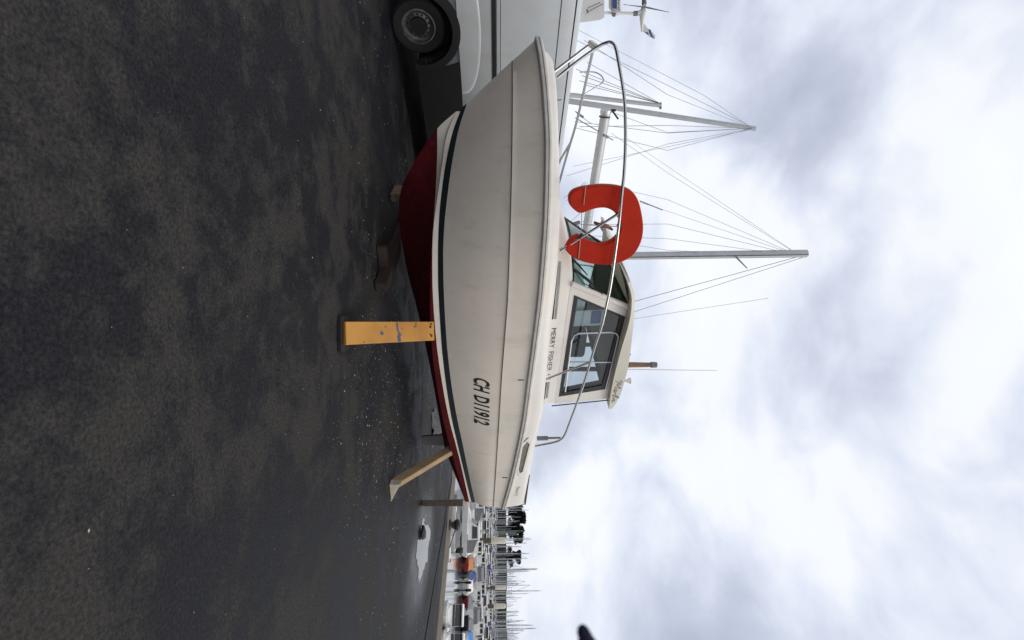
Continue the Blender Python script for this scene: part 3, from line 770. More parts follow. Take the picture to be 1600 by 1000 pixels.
# scuppers below the rail
for x, y in ((816, 592), (790.5, 749)):
    v = bf.px(x, y, (0, 1, 0), 1.2); tube('drain_mark', [L3(v.x, sidep(v.x, v.z) + .003, v.z - .05), L3(v.x, sidep(v.x, v.z) + .004, v.z + .02)], .005, W_['black'], boat, 6)
# bow rail
def rails():
    pr = [(870, 122, .25), (901, 97, .225), (935, 73, .2), (949, 66.5, .21), (956, 66.5, .22), (962, 75, .26), (967, 100, .38), (975, 150, .6), (977, 190, .74), (977, 230, .85), (975, 270, .94), (972, 300, .98), (966, 360, 1.04), (955, 440, 1.08), (948, 475, 1.09), (940, 510, 1.1), (930, 540, 1.1), (912, 600, 1.08), (890, 660, 1.06), (882, 680, 1.055), (874, 688, 1.05), (862, 692, 1.05), (836, 697, 1.05)]
    P = [L3(*bf.px(x, y, (0, 1, 0), p)) for x, y, p in pr]
    br = tube('bow_rail', catmull(P, 4), .0155, W_['inox'], boat, 10)
    sr = [(866, 112, -.1), (895, 90, -.15), (918, 72.5, -.19), (924, 71, -.21), (926, 80, -.28), (919.5, 110, -.45), (906, 170, -.75), (898.5, 200, -.88), (890, 228, -1.0), (882, 256, -1.08), (870, 300, -1.15), (858, 350, -1.18), (846, 420, -1.15)]
    P = [L3(*bf.px(x, y, (0, 1, 0), p)) for x, y, p in sr]
    tube('bow_rail', catmull(P, 4), .0155, W_['inox'], boat, 10)
    def st(a, b):
        A, B = L3(*bf.px(a[0], a[1], (0, 1, 0), a[2])), L3(*bf.px(b[0], b[1], (0, 1, 0), b[2]))
        s = tube('stanchion', [A, B], .0135, W_['inox'], boat, 10)
        d = (B - A).normalized(); tube('stanchion_foot', [A - d * .01, A + d * .035], [.026, .018], W_['inox'], s, 10)
    st((877, 391, 1.0), (967.5, 333, 1.01)); st((849, 594, 1.05), (924, 565, 1.085)); st((873, 254, -1.08), (892, 222, -.98))
    a, b = L3(*bf.px(921, 69, (0, 1, 0), -.17)), L3(*bf.px(932, 73, (0, 1, 0), .18))
    box('navigation_light', (a + b) / 2, (.06, .34, .05), W_['deck'], boat, bev=.015)
rails()
# rod holder with its brown stick at the end of the rail
a = bf.px(839, 685, (0, 1, 0), 1.0); b = bf.px(856, 684.5, (0, 1, 0), 1.0); c = bf.px(876, 684, (0, 1, 0), 1.0)
rh = tube('rod_holder', [L3(*a), L3(*b)], .030, W_['bgrey'], boat, 10)
tube('rod', [L3(*b), L3(*c)], [.016, .013], W_['wood'], boat, 8)
# roof fittings: old brown antenna, whip, small horn
a, b, c = [bf.px(x, 570, (0, 1, 0), .2) for x in (975, 1017, 1026)]
m_ = tube('light_pole', [L3(*a), L3(*b)], [.042, .034], mat('rusty_brown', (0.26, 0.145, 0.075), .7, var=.4, scale=12), boat, 10)
tube('pole_lamp', [L3(*b), L3(*c)], [.045, .04], W_['bgrey'], m_, 10)
a, b = bf.px(978, 577, (0, 1, 0), .1), bf.px(1120, 579, (0, 1, 0), .1); tube('whip_antenna', [L3(*a), L3(*b)], [.008, .004], W_['deck'], boat, 6)
a, b, c = [bf.px(x, 595, (0, 1, 0), .3) for x in (970, 978, 985)]; tube('deck_horn', [L3(*a), L3(*b), L3(*c)], [.015, .018, .05], W_['deck'], boat, 10)
a, b = [bf.px(x, 554, (0, 1, 0), .3) for x in (978, 985)]; tube('roof_stud', [L3(*a), L3(*b)], .016, W_['bgrey'], boat, 8)

# horseshoe lifebuoy hung inside the rail: rests on another thing, so top level
def lifebuoy():
    out = [(897, 327), (890, 318), (889, 305), (897, 296), (915, 291), (940, 288.5), (965, 290.5), (984, 297), (995, 310), (1001, 332), (1003.5, 355), (1000, 376), (990, 394), (975, 405), (955, 411), (930, 411), (907, 406), (889, 396), (882.5, 386)]
    inn = [(910, 331), (920, 327), (930, 324), (942, 323), (952, 325.5), (960, 331.5), (966, 341), (968, 352), (966, 363), (960, 371), (951, 377), (940, 380), (929, 379), (919, 375.5), (909, 369), (903, 366)]
    tip = [(895, 369), (888, 376)]
    tip0 = [(903, 331)]
    n = (-.10, 1, .06)
    k = .93 - .10 * 1.5 + .06 * 2.45
    pts = [L3(*bf.px(x, y, n, k)) for x, y in tip0[::-1] + out]
    outer = catmull([L3(*bf.px(x, y, n, k)) for x, y in out], 4)
    inner = [L3(*bf.px(x, y, n, k)) for x, y in inn]
    ring_pts = outer + [L3(*bf.px(x, y, n, k)) for x, y in tip[::-1]] + catmull(inner[::-1], 3) + [L3(*bf.px(x, y, n, k)) for x, y in tip0]
    c = sum(ring_pts, Vector()) / len(ring_pts)
    loc = boat.matrix_basis @ c if False else None
    # local -> world
    def w(v): return Vector((boat.location.x + v.x * bf.c - v.y * bf.s, boat.location.y + v.x * bf.s + v.y * bf.c, v.z))
    cw = w(c)
    root = thing('lifebuoy', cw, 'orange-red horseshoe lifebuoy hanging on the bow rail of the cabin boat', 'lifebuoy', BA)
    P = [p - c for p in ring_pts]
    bm = bmesh.new(); nrm = Vector((-.10, -1, .06)).normalized(); th = .085
    vs = [bm.verts.new(p + nrm * th / 2) for p in P]; f = bm.faces.new(vs)
    r = bmesh.ops.extrude_face_region(bm, geom=[f]); bmesh.ops.translate(bm, vec=-nrm * th, verts=[g for g in r['geom'] if isinstance(g, bmesh.types.BMVert)])
    bmesh.ops.recalc_face_normals(bm, faces=bm.faces)
    caps_ = [e for e in bm.edges if len(e.link_faces) == 2 and e.calc_face_angle(0) > 1.0 and any(len(q.verts) > 4 for q in e.link_faces)]
    bmesh.ops.bevel(bm, geom=caps_, offset=.014, segments=3, affect='EDGES', profile=.5, clamp_overlap=True)
    bmesh.ops.triangulate(bm, faces=[q for q in bm.faces if len(q.verts) > 4])
    for q in bm.faces: q.smooth = False
    me = bpy.data.meshes.new('cover'); bm.to_mesh(me); bm.free(); link('cover', me, W_['buoy'], root)
    tube('piping', [p - c + nrm * (-.02) * 1 for p in outer], .006, W_['piping'], root, 5)
    def lp(x, y, off): return L3(*bf.px(x, y, n, k + off)) - c
    tubes('lashing', [([lp(915, 291, .05), lp(912, 320, .055)], .004), ([lp(907, 372, .055), lp(904, 404, .05)], .004), ([lp(909, 331, .0), lp(908, 369, .0)], .004),
                      ([lp(909, 351, .0), lp(966, 354, .02)], .0045)], W_['piping'], root, 5)
    cl = tube('clamp', [lp(966, 352, .05), lp(969.5, 352.5, .09)], .02, W_['black'], root, 8)
    tube('clamp', [lp(905, 371, .06), lp(909, 367, .09)], .02, W_['black'], root, 8)
    # line bundle hanging in the opening
    li = tube('rope_bundle', [lp(928, 347, -.03), lp(935, 351, -.02), lp(941, 352, .0), (lp(950, 354, -.02)), lp(957, 359, -.02)], [.012, .022, .026, .02, .012], W_['ropered'], root, 7)
    tube('rope_tail', [lp(941, 346, 0), lp(938, 352, .01), lp(942, 361, .0)], [.01, .018, .008], W_['bgrey'], root, 7)
W_['ropered'] = mat('faded_red_rope', (0.32, 0.12, 0.08), .8, var=.5, scale=40)
lifebuoy()

# ------------------------------------------------------------------ props, blocks and timbers under the boat
def beam(name, a, b, w, d, m, label, cat, side=None, group=None):
    a, b = Vector(a), Vector(b); ax = (b - a).normalized(); L_ = (b - a).length
    s = Vector(side) if side else Vector((0, 0, 1)).cross(ax)
    s = (s - ax * s.dot(ax)).normalized(); f = ax.cross(s)
    root = bpy.data.objects.new(name, None)
    o = bpy.data.meshes.new(name)
    bm = bmesh.new()
    for k in range(9):
        t = k / 8; p = ax * L_ * t
        for q in ((-1, -1), (1, -1), (1, 1), (-1, 1)):
            bm.verts.new(Vector((0, 0, 0)) + p + s * q[0] * w / 2 * (1 + .02 * math.sin(k * 1.9 + q[1])) + f * q[1] * d / 2)
    bm.verts.ensure_lookup_table(); v = bm.verts
    for k in range(8):
        for j in range(4): bm.faces.new((v[k*4 + j], v[k*4 + (j+1) % 4], v[k*4 + 4 + (j+1) % 4], v[k*4 + 4 + j]))
    bm.faces.new((v[3], v[2], v[1], v[0])); bm.faces.new((v[32], v[33], v[34], v[35]))
    bmesh.ops.recalc_face_normals(bm, faces=bm.faces)
    ed = [e for e in bm.edges if e.calc_face_angle(0) > .5]
    bmesh.ops.bevel(bm, geom=ed, offset=min(w, d) * .06, segments=2, affect='EDGES')
    bm.to_mesh(o); bm.free()
    ob = link(name, o, m); ob.location = a
    return tag(ob, label, cat, group)
def yellow_prop():
    top = at(673, 517.5, 5.12); base = ground_at(532.0, 521); base.z = .012
    o = thing('boat_prop', base, 'yellow painted boat prop under the middle of the hull side', 'prop', 0)
    a, b = base, top; ax = (b - a).normalized(); view = Vector((a.x, a.y, 0)).normalized(); s = ax.cross(view).normalized()
    if s.x < 0: s = -s
    f = s.cross(ax).normalized()
    if f.y > 0: f = -f                                   # f faces the viewer
    w = .198; L_ = (b - a).length
    rows = []
    for k in range(7):
        t = k / 6; p = ax * L_ * t
        rows.append([p + s * (w/2) * q[0] + f * .05 * q[1] for q in ((-1, 1), (1, 1), (1, -1), (-1, -1))])
    V, F = grid(rows, True, True); pl = mesh('post', V, F, W_['yellow'], o); bevel_obj(pl, .004, 1)
    box('foot_plate', (0, .03, .006), (.30, .22, .024), W_['iron'], o)
    # runs of blue paint on its face
    def onf(u, v): return ax * L_ * u + s * w / 2 * v + f * .0525
    drip = [(.515, -.9), (.535, -.9), (.54, -.3), (.55, .0), (.575, .25), (.56, .45), (.565, .95), (.53, .95), (.525, .4), (.54, .2), (.52, -.3)]
    mesh('paint_drip', [onf(u, v) for u, v in drip], [tuple(range(len(drip)))], W_['bluepaint'], o)
    spot = [(.335, .0), (.35, -.16), (.37, .0), (.375, .2), (.35, .26), (.34, .16)]
    mesh('paint_spot', [onf(u, v) for u, v in spot], [tuple(range(len(spot)))], W_['bluepaint'], o)
    for u, v, r in ((.945, -.45, .014), (.955, -.75, .011), (.94, .35, .009), (.955, .5, .012)):
        c = onf(u, v); tube('bolt_hole', [c - f * .004, c + f * .003], r, W_['brown'], o, 8)
yellow_prop()
# leaning wooden prop and its wedge
pb = ground_at(612, 757); pt = at(706, 700.5, pb.y + .62); pt = at(705, 703, 6.75)
beam('timber_prop', (pb.x, pb.y, .02), pt, .115, .085, W_['wood'], 'light wooden prop leaning against the red bottom near the stern', 'prop', side=(0.5, -1, .35))
w0 = ground_at(611, 759)
wd = prism('timber_wedge', [Vector((-.11, 0, 0)), Vector((.15, 0, 0)), Vector((-.11, 0, .13))], (0, .09, 0), W_['woodend'])
wd.location = (w0.x + .06, w0.y - .05, .003); wd.rotation_euler = (0, 0, R(20)); tag(wd, 'small wooden wedge at the foot of the leaning light wooden prop', 'wedge')
pb = ground_at(660, 786); pt = at(727, 785.5, 7.42)
beam('timber_prop', (pb.x, pb.y, .01), pt, .10, .09, W_['woodend'], 'greyish wooden prop under the corner of the transom', 'prop', side=(1, -.3, 0))
# keel blocks
k0 = ground_at(606, 300)
kb = bevel_obj(prism('keel_block', [Vector((-.055, -.06, 0)), Vector((.055, -.06, 0)), Vector((.055, -.06, .15)), Vector((-.055, -.06, .15))], (0, .3, 0), W_['brownw']), .006, 1)
kb.location = (k0.x, k0.y + .2, .002); kb.rotation_euler = (0, 0, BA); tag(kb, 'pale timber block under the front of the keel', 'block')
bw = lambda s, p, z: Vector((BX + s * bf.c + p * bf.s, BY + s * bf.s - p * bf.c, z))
beam('cross_timber', bw(2.25, .95, .085), bw(2.2, -.9, .085), .13, .13, W_['brown'], 'brown baulk of timber lying across under the keel amidships', 'timber', side=(1, 0, 0))
beam('cross_timber', bw(1.95, .55, .06), bw(2.4, .66, .06), .10, .10, W_['brown'], 'short brown plank lying askew in front of the baulk under the keel', 'timber', side=(0, 1, 0))
def yellow_far(): pass
# a rag of grey sheeting lying under the stern
def rag():
    c = ground_at(677, 668); V = []
    n = 9; rows = []
    for i in range(n):
        rows.append([Vector(((i - 4) * .09, (j - 4) * .07, max(.004, .16 * math.exp(-((i-4)**2 + (j-4)**2) / 9) + .08 * noise.noise(Vector((i * .9, j * .9, 2)))))) for j in range(n)])
    o = loft('tarpaulin', rows, mat('dirty_grey_sheet', (.09, .09, .09), .6, var=.4, scale=14), smooth=True); o.location = (c.x, c.y, .002); tag(o, 'crumpled grey sheet lying on the ground under the stern', 'tarpaulin')
rag()
# dark lump in the puddle
pc = ground_at(658, 833)
def lump():
    bm = bmesh.new(); bmesh.ops.create_icosphere(bm, subdivisions=3, radius=1)
    for v in bm.verts:
        k = 1 + .25 * noise.noise(v.co * 1.6); v.co = Vector((v.co.x * .13 * k, v.co.y * .075 * k, max(-.02, v.co.z * .055 * k) + .03))
    for f in bm.faces: f.smooth = True
    me = bpy.data.meshes.new('stone'); bm.to_mesh(me); bm.free(); o = link('stone', me, W_['iron']); o.location = (pc.x, pc.y, .002)
    tag(o, 'small black lump lying in the bright puddle near the quay', 'stone')
lump()
# mooring bollard on the quay edge
bo = ground_at(698, 803); bo = QA + qn * .45
bo = bo + qd * ((ground_at(700, 803) - QA).dot(qd))
def bollard():
    o = thing('bollard', (bo.x, bo.y, .012), 'round black iron mooring bollard on the quay edge behind the stern', 'bollard')
    prof = [(.13, 0), (.13, .03), (.085, .06), (.075, .10), (.10, .13), (.14, .17), (.15, .22), (.125, .27), (.06, .30), (0, .302)]
    rows = [[Vector((r * math.cos(2 * math.pi * k / 20), r * math.sin(2 * math.pi * k / 20), z)) for k in range(20)] for r, z in prof]
    loft('bollard_head', rows, W_['iron'], o, closed=True)
    a = [Vector((.1 * math.cos(t), .1 * math.sin(t), .10 + .006 * t)) for t in [k * .5 for k in range(26)]] + [Vector((.5, .35, .05)), Vector((.9, .6, -.05))]
    tube('mooring_rope', a, .016, W_['lining2'], o, 6)
bollard()

# ------------------------------------------------------------------ white van at the left
VA = R(58); vw = at(611, 45, 6.05)
vf = Frame(vw.x, vw.y, VA)
van = thing('van', (vw.x + 1.7 * vf.c, vw.y + 1.7 * vf.s, 0), 'white panel van with black lower sills parked behind the bow', 'van', VA)
def V3(t, q, z): return Vector((t - 1.7, -q, z))
def van_px(x, y, q=0.0): v = vf.px(x, y, (0, 1, 0), q); return V3(v.x, v.y, v.z), v
def build_van():
    WZ = 1.93
    prof = [(-.06, .28), (-.02, .34), (0.0, .6), (.0, .84), (.02, .90), (.025, 1.30), (.015, 1.36), (.0, 1.75), (-.05, 2.15), (-.075, 2.27), (-.10, 2.33), (-.15, 2.375), (-.25, 2.40), (-.5, 2.425), (-.95, 2.44)]
    def sect(t, zs=1.0, cut=None):
        pr = [(q, z if z < 1.3 else 1.3 + (z - 1.3) * zs) for q, z in prof]
        if cut: pr = [(q - cut * (z - .3), z) for q, z in pr]
        return [V3(t, q, z) for q, z in pr] + [V3(t, -WZ - q, z) for q, z in reversed(pr[:-1])]
    ts = [(-1.25, 1, 0), (-1.2, 1, 0), (-.8, 1, 0), (-.55, 1, 0), (.55, 1, 0), (1.5, 1, 0), (2.6, 1, 0), (3.0, .98, 0), (3.5, .75, .01), (4.0, .35, .02), (4.4, .05, .03), (4.75, -.1, .06)]
    rows = [sect(*a) for a in ts]
    body = loft('body', rows, W_['van'], van, closed=True, caps=True, auto=38)
    cuts = []
    for tw in (0.0, 3.25):
        for q in (-.12, -WZ + .12):
            c = cyl('cutter', V3(tw, q - .16, .36), V3(tw, q + .25, .36), .425, W_['vantrim'], None, 40) if q > -1 else cyl('cutter', V3(tw, q + .16, .36), V3(tw, q - .25, .36), .425, W_['vantrim'], None, 40)
            md = body.modifiers.new('cut', 'BOOLEAN'); md.operation = 'DIFFERENCE'; md.object = c; md.solver = 'EXACT'; md.material_mode = 'TRANSFER'; cuts.append(c)
            c.matrix_world = Matrix.LocRotScale(van.location, van.rotation_euler.to_quaternion(), None)
    dg = bpy.context.evaluated_depsgraph_get(); dg.update()
    nm = bpy.data.meshes.new_from_object(body.evaluated_get(dg)); body.modifiers.clear(); body.data = nm
    for c in cuts: bpy.data.objects.remove(c)
    # black cladding: sill strip and wheel-arch flares
    Zs = .845
    for (a, b) in ((.52, 2.72), (-1.24, -.52)):
        P = [V3(a, .012, .26), V3(b, .012, .26), V3(b, .012, Zs - .05), V3(a, .012, Zs)]
        if a > 0: P = [V3(.40, .012, .26), V3(b, .012, .26), V3(b, .012, Zs - .035), V3(1.15, .012, Zs - .01), V3(.40, .012, .842), V3(.455, .012, .66)]
        else: P = [V3(-1.24, .012, .26), V3(-.40, .012, .26), V3(-.44, .012, .60), V3(-.56, .012, .70), V3(-1.24, .012, .74)]
        prism('sill_cladding', P, (0, -.02, 0), W_['vantrim'], van)
    for tw in (0.0, 3.25):
        for sg in (0, 1):
            qq = .05 if sg == 0 else -WZ - .05
            o_, i_ = [], []
            for k in range(25):
                a = math.pi * (-.08 + 1.16 * k / 24); o_.append((.51 * math.cos(a), .37 + .505 * math.sin(a))); i_.append((.425 * math.cos(a), .36 + .415 * math.sin(a)))
            rows = [[V3(tw + a, qq * 1.0, b), V3(tw + c * .99 + a * .01, qq * 1.1, d * .99 + b * .01), V3(tw + c, qq - (.10 if sg == 0 else -.10), d)] for (a, b), (c, d) in zip(o_, i_)]
            rows = [[V3(tw + a, qq - (.09 if sg == 0 else -.09), b)] + r for (a, b), r in zip(o_, rows)]
            loft('wheel_arch', rows, W_['vantrim'], van, auto=30)
    # bulge over the rear arch
    out = []
    for k in range(31):
        a = math.pi * k / 30; out.append((.86 * math.cos(a), .842 + .29 * math.sin(a) ** .8))
    rows = []
    for sc_, q in ((1.0, .018), (.96, .030), (.86, .036), (.0, .038)):
        rows.append([V3(t * (.5 + .5 * sc_), q, .842 + (z - .842) * sc_) for t, z in out])
    loft('arch_bulge', rows, W_['van'], van, auto=60)
    # rub strips, seams and gutter
    def strip_px(name, pts, w, m, q=.03, d=.012):
        A = [vf.px(x, y, (0, 1, 0), q) for x, y in pts]
        ts = [A[0].x - 1.0] + [v.x for v in A] + [A[-1].x + 1.6]
        zs = [A[0].z] + [v.z for v in A] + [A[-1].z]
        rows = [[V3(t, q, z - w/2), V3(t, q + d, z - w/2 + d/3), V3(t, q + d, z + w/2 - d/3), V3(t, q, z + w/2)] for t, z in zip(ts, zs)]
        loft(name, rows, m, van, smooth=False)
    zA = vf.px(772, 60, (0, 1, 0), .03).z
    def hband(name, z, w, m, q, d, t0=-1.24, t1=3.0):
        loft(name, [[V3(t, q, z - w/2), V3(t, q + d, z - w/2), V3(t, q + d, z + w/2), V3(t, q, z + w/2)] for t in (t0, t1)], m, van, smooth=False)
    hband('rub_strip', 1.292, .050, W_['vantrim'], .022, .012)
    hband('strip_ridge', 1.345, .035, W_['van'], .014, .022)
    hband('strip_groove', 1.374, .008, W_['vantrim'], .010, .006)
    hband('side_seam', 2.115, .010, W_['vantrim'], -.047, .006)
    hband('roof_gutter', 2.305, .014, W_['vantrim'], -.085, .004)
    def vline(t, z0, z1):
        pts = [(z, interp([(a, b) for b, a in prof[:11]], z)) for z in [z0 + (z1 - z0) * k / 14 for k in range(15)]]
        loft('door_gap', [[V3(t - .006, q + .003, z), V3(t + .006, q + .003, z)] for z, q in pts], W_['vantrim'], van)
    vline(.98, .86, 2.26)
    vline(2.55, .86, 2.26)
    for zz in (.56,): hband('cladding_line', zz, .006, W_['bgrey'], .0125, .003, .45, 2.6)
    # wheels
    for tw in (0.0, 3.25):
        for q0, sg in ((-.045, 1), (-WZ + .045, -1)):
            def ringp(prof_, name, m, par):
                rows = [[V3(tw + r * math.cos(2 * math.pi * k / 40), q0 + sg * y, .34 + r * math.sin(2 * math.pi * k / 40)) for k in range(40)] for r, y in prof_]
                return loft(name, rows, m, par, closed=True, auto=40)
            wheel = ringp([(.215, -.21), (.30, -.22), (.335, -.19), (.34, -.10), (.335, -.02), (.31, .005), (.25, .0), (.215, -.015)], 'wheel', W_['tyre'], van)
            rim = ringp([(.216, -.02), (.214, -.008), (.200, -.005), (.196, -.02), (.190, -.055), (.155, -.07), (.150, -.055), (.118, -.040), (.112, -.05), (.0, -.06)], 'rim', W_['rim'], wheel)
            for k in range(14):
                a = 2 * math.pi * k / 14; c = Vector((tw + .134 * math.cos(a), .34 + .134 * math.sin(a)))
                cyl('rim_hole', V3(c.x, q0 + sg * -.075, c.y), V3(c.x, q0 + sg * -.040, c.y), .013, W_['black'], wheel, 10)
            cyl('hub_cap', V3(tw, q0 + sg * -.055, .34), V3(tw, q0 + sg * -.022, .34), .108, W_['vantrim'], wheel, 24, .10)
    # cab end (behind the boat)
    mesh('cab_window', [V3(2.75, .012, 1.40), V3(3.75, .0, 1.40), V3(3.25, -.03, 1.95), V3(2.75, -.03, 2.0)], [(0, 1, 2, 3)], W_['bdark'], van)
    box('bumper', V3(-1.30, -WZ / 2, .42), (.12, WZ + .06, .2), W_['vantrim'], van, bev=.03)
    for q in (-.08, -WZ + .08): box('tail_light', V3(-1.262, q, 1.3), (.03, .12, .5), W_['bred'], van)
    for q in (-.2, -WZ + .2): box('headlight', V3(4.72, q, .82), (.08, .26, .2), W_['alu'], van, bev=.03)
build_van()

# ------------------------------------------------------------------ laid-up ketch behind the van
kd = Vector((.739, .674, 0)); KA = math.atan2(kd.y, kd.x)
kb0 = Vector((-5.23, 12.0, 0))
ketch = thing('ketch', (kb0.x + kd.x * 2, kb0.y + kd.y * 2, 0), 'large laid-up sailing boat with grey boom and two masts behind the van', 'sailing boat', KA)
def KW(v): d = Vector(v) - ketch.location; return Vector((d.x * math.cos(KA) + d.y * math.sin(KA), -d.x * math.sin(KA) + d.y * math.cos(KA), d.z))
def sail_hull(Lh, beam_, z0, zd, m, par, xo=0.0):
    rows = []
    for i in range(15):
        t = i / 14; x = xo - Lh / 2 + Lh * t; w = beam_ / 2 * max(.02, math.sin(math.pi * min(1, .28 + .72 * t)) ** .7 if t > .4 else (.78 + .22 * math.sin(math.pi * t / .8)))
        zk = z0 + .5 * abs(t - .5) ** 2
        rows.append([Vector((x, w * math.sin(a), zk + (zd - zk) * (1 - math.cos(a)))) for a in [-math.pi/2 + math.pi * k / 10 for k in range(11)]])
    loft('hull', rows, m, par, smooth=True)
    loft('deck', [[r[0] + Vector((0, 0, -.03)), r[5].lerp((r[0] + r[-1]) / 2, .98) + Vector((0, 0, .02)), r[-1] + Vector((0, 0, -.03))] for r in rows], W_['deck'], par)
sail_hull(11.0, 3.2, .55, 2.45, W_['bw'], ketch, .6)
prism('keel', [Vector((-1.2, -.12, .02)), Vector((1.4, -.12, .02)), Vector((1.8, -.12, .8)), Vector((-1.5, -.12, .8))], (0, .24, 0), W_['bgrey'], ketch)
box('coachroof', (1.5, 0, 2.6), (4.4, 1.7, .32), W_['deck'], ketch, bev=.1)
def kat(x, y, Y): return KW(at(x, y, Y))
dend, dmast = 12.0, 15.1
A_, B_ = at(947, 172, dend), at(911, 388, dmast)
def oval(name, a, b, w, h, m, par, n=14):
    a, b = Vector(a), Vector(b); t = (b - a).normalized(); s = t.cross(Vector((0, 0, 1))).normalized(); u = s.cross(t)
    rows = [[p + s * w * math.cos(2*math.pi*k/n) + u * h * math.sin(2*math.pi*k/n) for k in range(n)] for p in (a, b)]
    return loft(name, rows, m, par, closed=True, caps=True, auto=50)
bm_ = oval('boom', kat(946.5, 176, dend), kat(911, 392, dmast), .10, .125, W_['spar'], ketch)
a, b = kat(947, 171.5, dend - .03), kat(946.5, 176.5, dend + .02); oval('boom_end', a, b, .115, .14, W_['alu'], bm_)
tube('boom_band', [kat(944.8, 182, dend + .05), kat(944.6, 183.2, dend + .06)], .145, W_['black'], bm_, 14)
cl = tubes('boom_tackle', [([kat(955, 172, dend - .05), kat(962, 172.5, dend - .05)], .03), ([kat(956, 172, dend), kat(966, 186, dend)], .022), ([kat(953, 176, dend), kat(950, 182, dend)], .02)], W_['black'], bm_, 6)
mb = at(905, 402, 15.3); mt = at(1260, 401, 15.3)
oval('main_mast', KW((mb.x, mb.y, 2.5)), KW((mt.x - .1, mt.y, mt.z)), .12, .125, W_['spar'], ketch)
tube('mast_track', [KW((mb.x + .06, mb.y - .13, 3)), KW((mt.x - .04, mt.y - .13, mt.z))], .012, W_['black'], ketch, 5)
# mizzen mast, short, with its fan of stays
z0 = at(896, 149, 11.6); z1 = at(1033, 165, 11.6)
tube('mizzen_mast', [KW(z0 + Vector((0, 0, -.9))), KW(z0), KW(z1)], [.055, .055, .045], W_['spar'], ketch, 10)
tube('mast_cap', [KW(at(1032, 160.5, 11.6)), KW(at(1032, 170, 11.6))], .028, W_['wire'], ketch, 6)
fan = [(917, 97), (909, 118), (905, 126), (915, 133), (900, 108)]
top = at(1032, 162, 11.6)
tubes('stay', [([KW(top), KW(at(x, y, 10.6 + .3 * i))], .006) for i, (x, y) in enumerate(fan)], W_['wire'], ketch, 4)
bl = [((900, 45, 10.2), (1100, 149, 12.5)), ((913, 63, 10.3), (1043, 148, 11.8)), ((901, 177, 12.0), (925, 194, 12.1)), ((898, 190, 12.0), (1043, 208, 13.4)), ((905, 198, 12.2), (1043, 196, 13.4)),
      ((955, 175, 12), (1043, 207, 14)), ((900, 200, 12), (1043, 235, 14.5)), ((955, 208, 12), (1043, 270, 15)), ((975, 213, 13), (1043, 260, 15)), ((885, 275, 15), (1043, 225, 15)), ((990, 300, 14), (1043, 312, 15)), ((1000, 316, 14), (1043, 330, 15)),
      ((905, 351, 14), (1043, 350, 15)), ((905, 368, 14.4), (1043, 373, 15)), ((1000, 384, 15), (1043, 391, 15.2)), ((903, 355, 13), (888, 362, 13)), ((915, 326, 13), (885, 352, 13)), ((924, 338, 13.5), (893, 357, 13.5)),
      ((918, 285, 14), (880, 310, 14)), ((885, 314, 14), (914, 284, 14))]
def wire(a, b):
    P = [kat(*a), kat(*b)]
    if b[0] >= 1040 and abs(b[0] - a[0]) > 20:
        ye = b[1] + (b[1] - a[1]) / (b[0] - a[0]) * 150
        P.append(kat(1176, 200.5, 18.9) if ye < 295 else kat(1252, 401, 15.3))
    return P
tubes('rigging', [(wire(a, b), .0065) for a, b in bl], W_['wire'], ketch, 4)
for hz in (9.0,): tube('spreader', [KW((mb.x - .03 * hz - .75 * kd.y + .7, mb.y + .75 * kd.x, hz + .1)), KW((mb.x - .05, mb.y, hz)), KW((mb.x + .75 * kd.y - .1, mb.y - .75 * kd.x, hz + .1))], [.015, .03, .015], W_['spar'], ketch, 8)
tubes('rigging_screw', [([kat(899, 174, 12), kat(912, 184, 12.1)], .013), ([kat(905, 179, 12), kat(911, 183, 12.1)], .03), ([kat(899, 184, 12), kat(958, 219, 12.5)], .012), ([kat(943, 211, 12.3), kat(950, 215, 12.4)], .032),
                        ([kat(1000, 314, 14), kat(1035, 328, 14.8)], .018)], W_['wire'], ketch, 6)
hp = [(906, 113), (918, 112), (930, 113), (938, 117), (942, 122), (943, 126), (938, 132), (925, 140), (910, 149)]
tube('stern_rail', catmull([kat(x, y, 10.9) for x, y in hp], 4), .016, W_['inox'], ketch, 8)
tubes('fairlead', [([kat(896, 350, 13.5), kat(906, 347, 13.5)], .05), ([kat(893, 356, 13.5), kat(903, 366, 13.5)], .03), ([kat(896, 366, 13.5), kat(888, 361, 13.5)], .03), ([kat(899, 362, 13.5), kat(905, 352, 13.5)], .02), ([kat(880, 360, 13.5), kat(898, 372, 13.5)], .012)], W_['wire'], ketch, 6)
# stern: weather cloth, boxed outboard with blue panel, wind generator
wc = [kat(x, y, 10.4) for x, y in ((900, -30), (944, -30), (944.5, 27), (938, 31), (925, 33), (900, 36))]
prism('weather_cloth', wc, (.0, .05, 0), W_['bw'], ketch)
tubes('cloth_strap', [([kat(918, 13, 10.3), kat(938, 4, 10.3)], .012), ([kat(918, 18.5, 10.3), kat(942, 6, 10.3)], .010), ([kat(917, 15, 10.3), kat(918, 20, 10.3)], .02)], W_['wire'], ketch, 5)
ob = bevel_obj(prism('outboard_cowl', [kat(x, y, 10.5) for x, y in ((946, 8), (957, 10), (970, 17), (972, 20), (969, 24.5), (962, 26.5), (956, 20.5), (957, 12), (955, -20), (972, -24), (973, 16))][:0] or [kat(x, y, 10.5) for x, y in ((955, -22), (970, -22), (971, 21), (966, 25), (960, 24), (954, 16))], (.0, .3, 0), W_['bw'], ketch), .03, 2)
prism('cowl_panel', [kat(x, y, 10.42) for x, y in ((956.5, -22), (964, -22), (964, 14.5), (957, 12))], (0, .02, 0), W_['blue'], ob)
prism('cowl_vent', [kat(x, y, 10.42) for x, y in ((955, 20), (963, 20.5), (961, 26.5), (957, 26))], (0, .05, 0), W_['bgrey'], ob)
TT, FF = text_geo('tlant', .01)
mesh('cowl_lettering', [kat(965.6 + 3.2 * y, -4 + 20.5 * x, 10.44) for x, y in TT], FF, W_['ink'], ob)
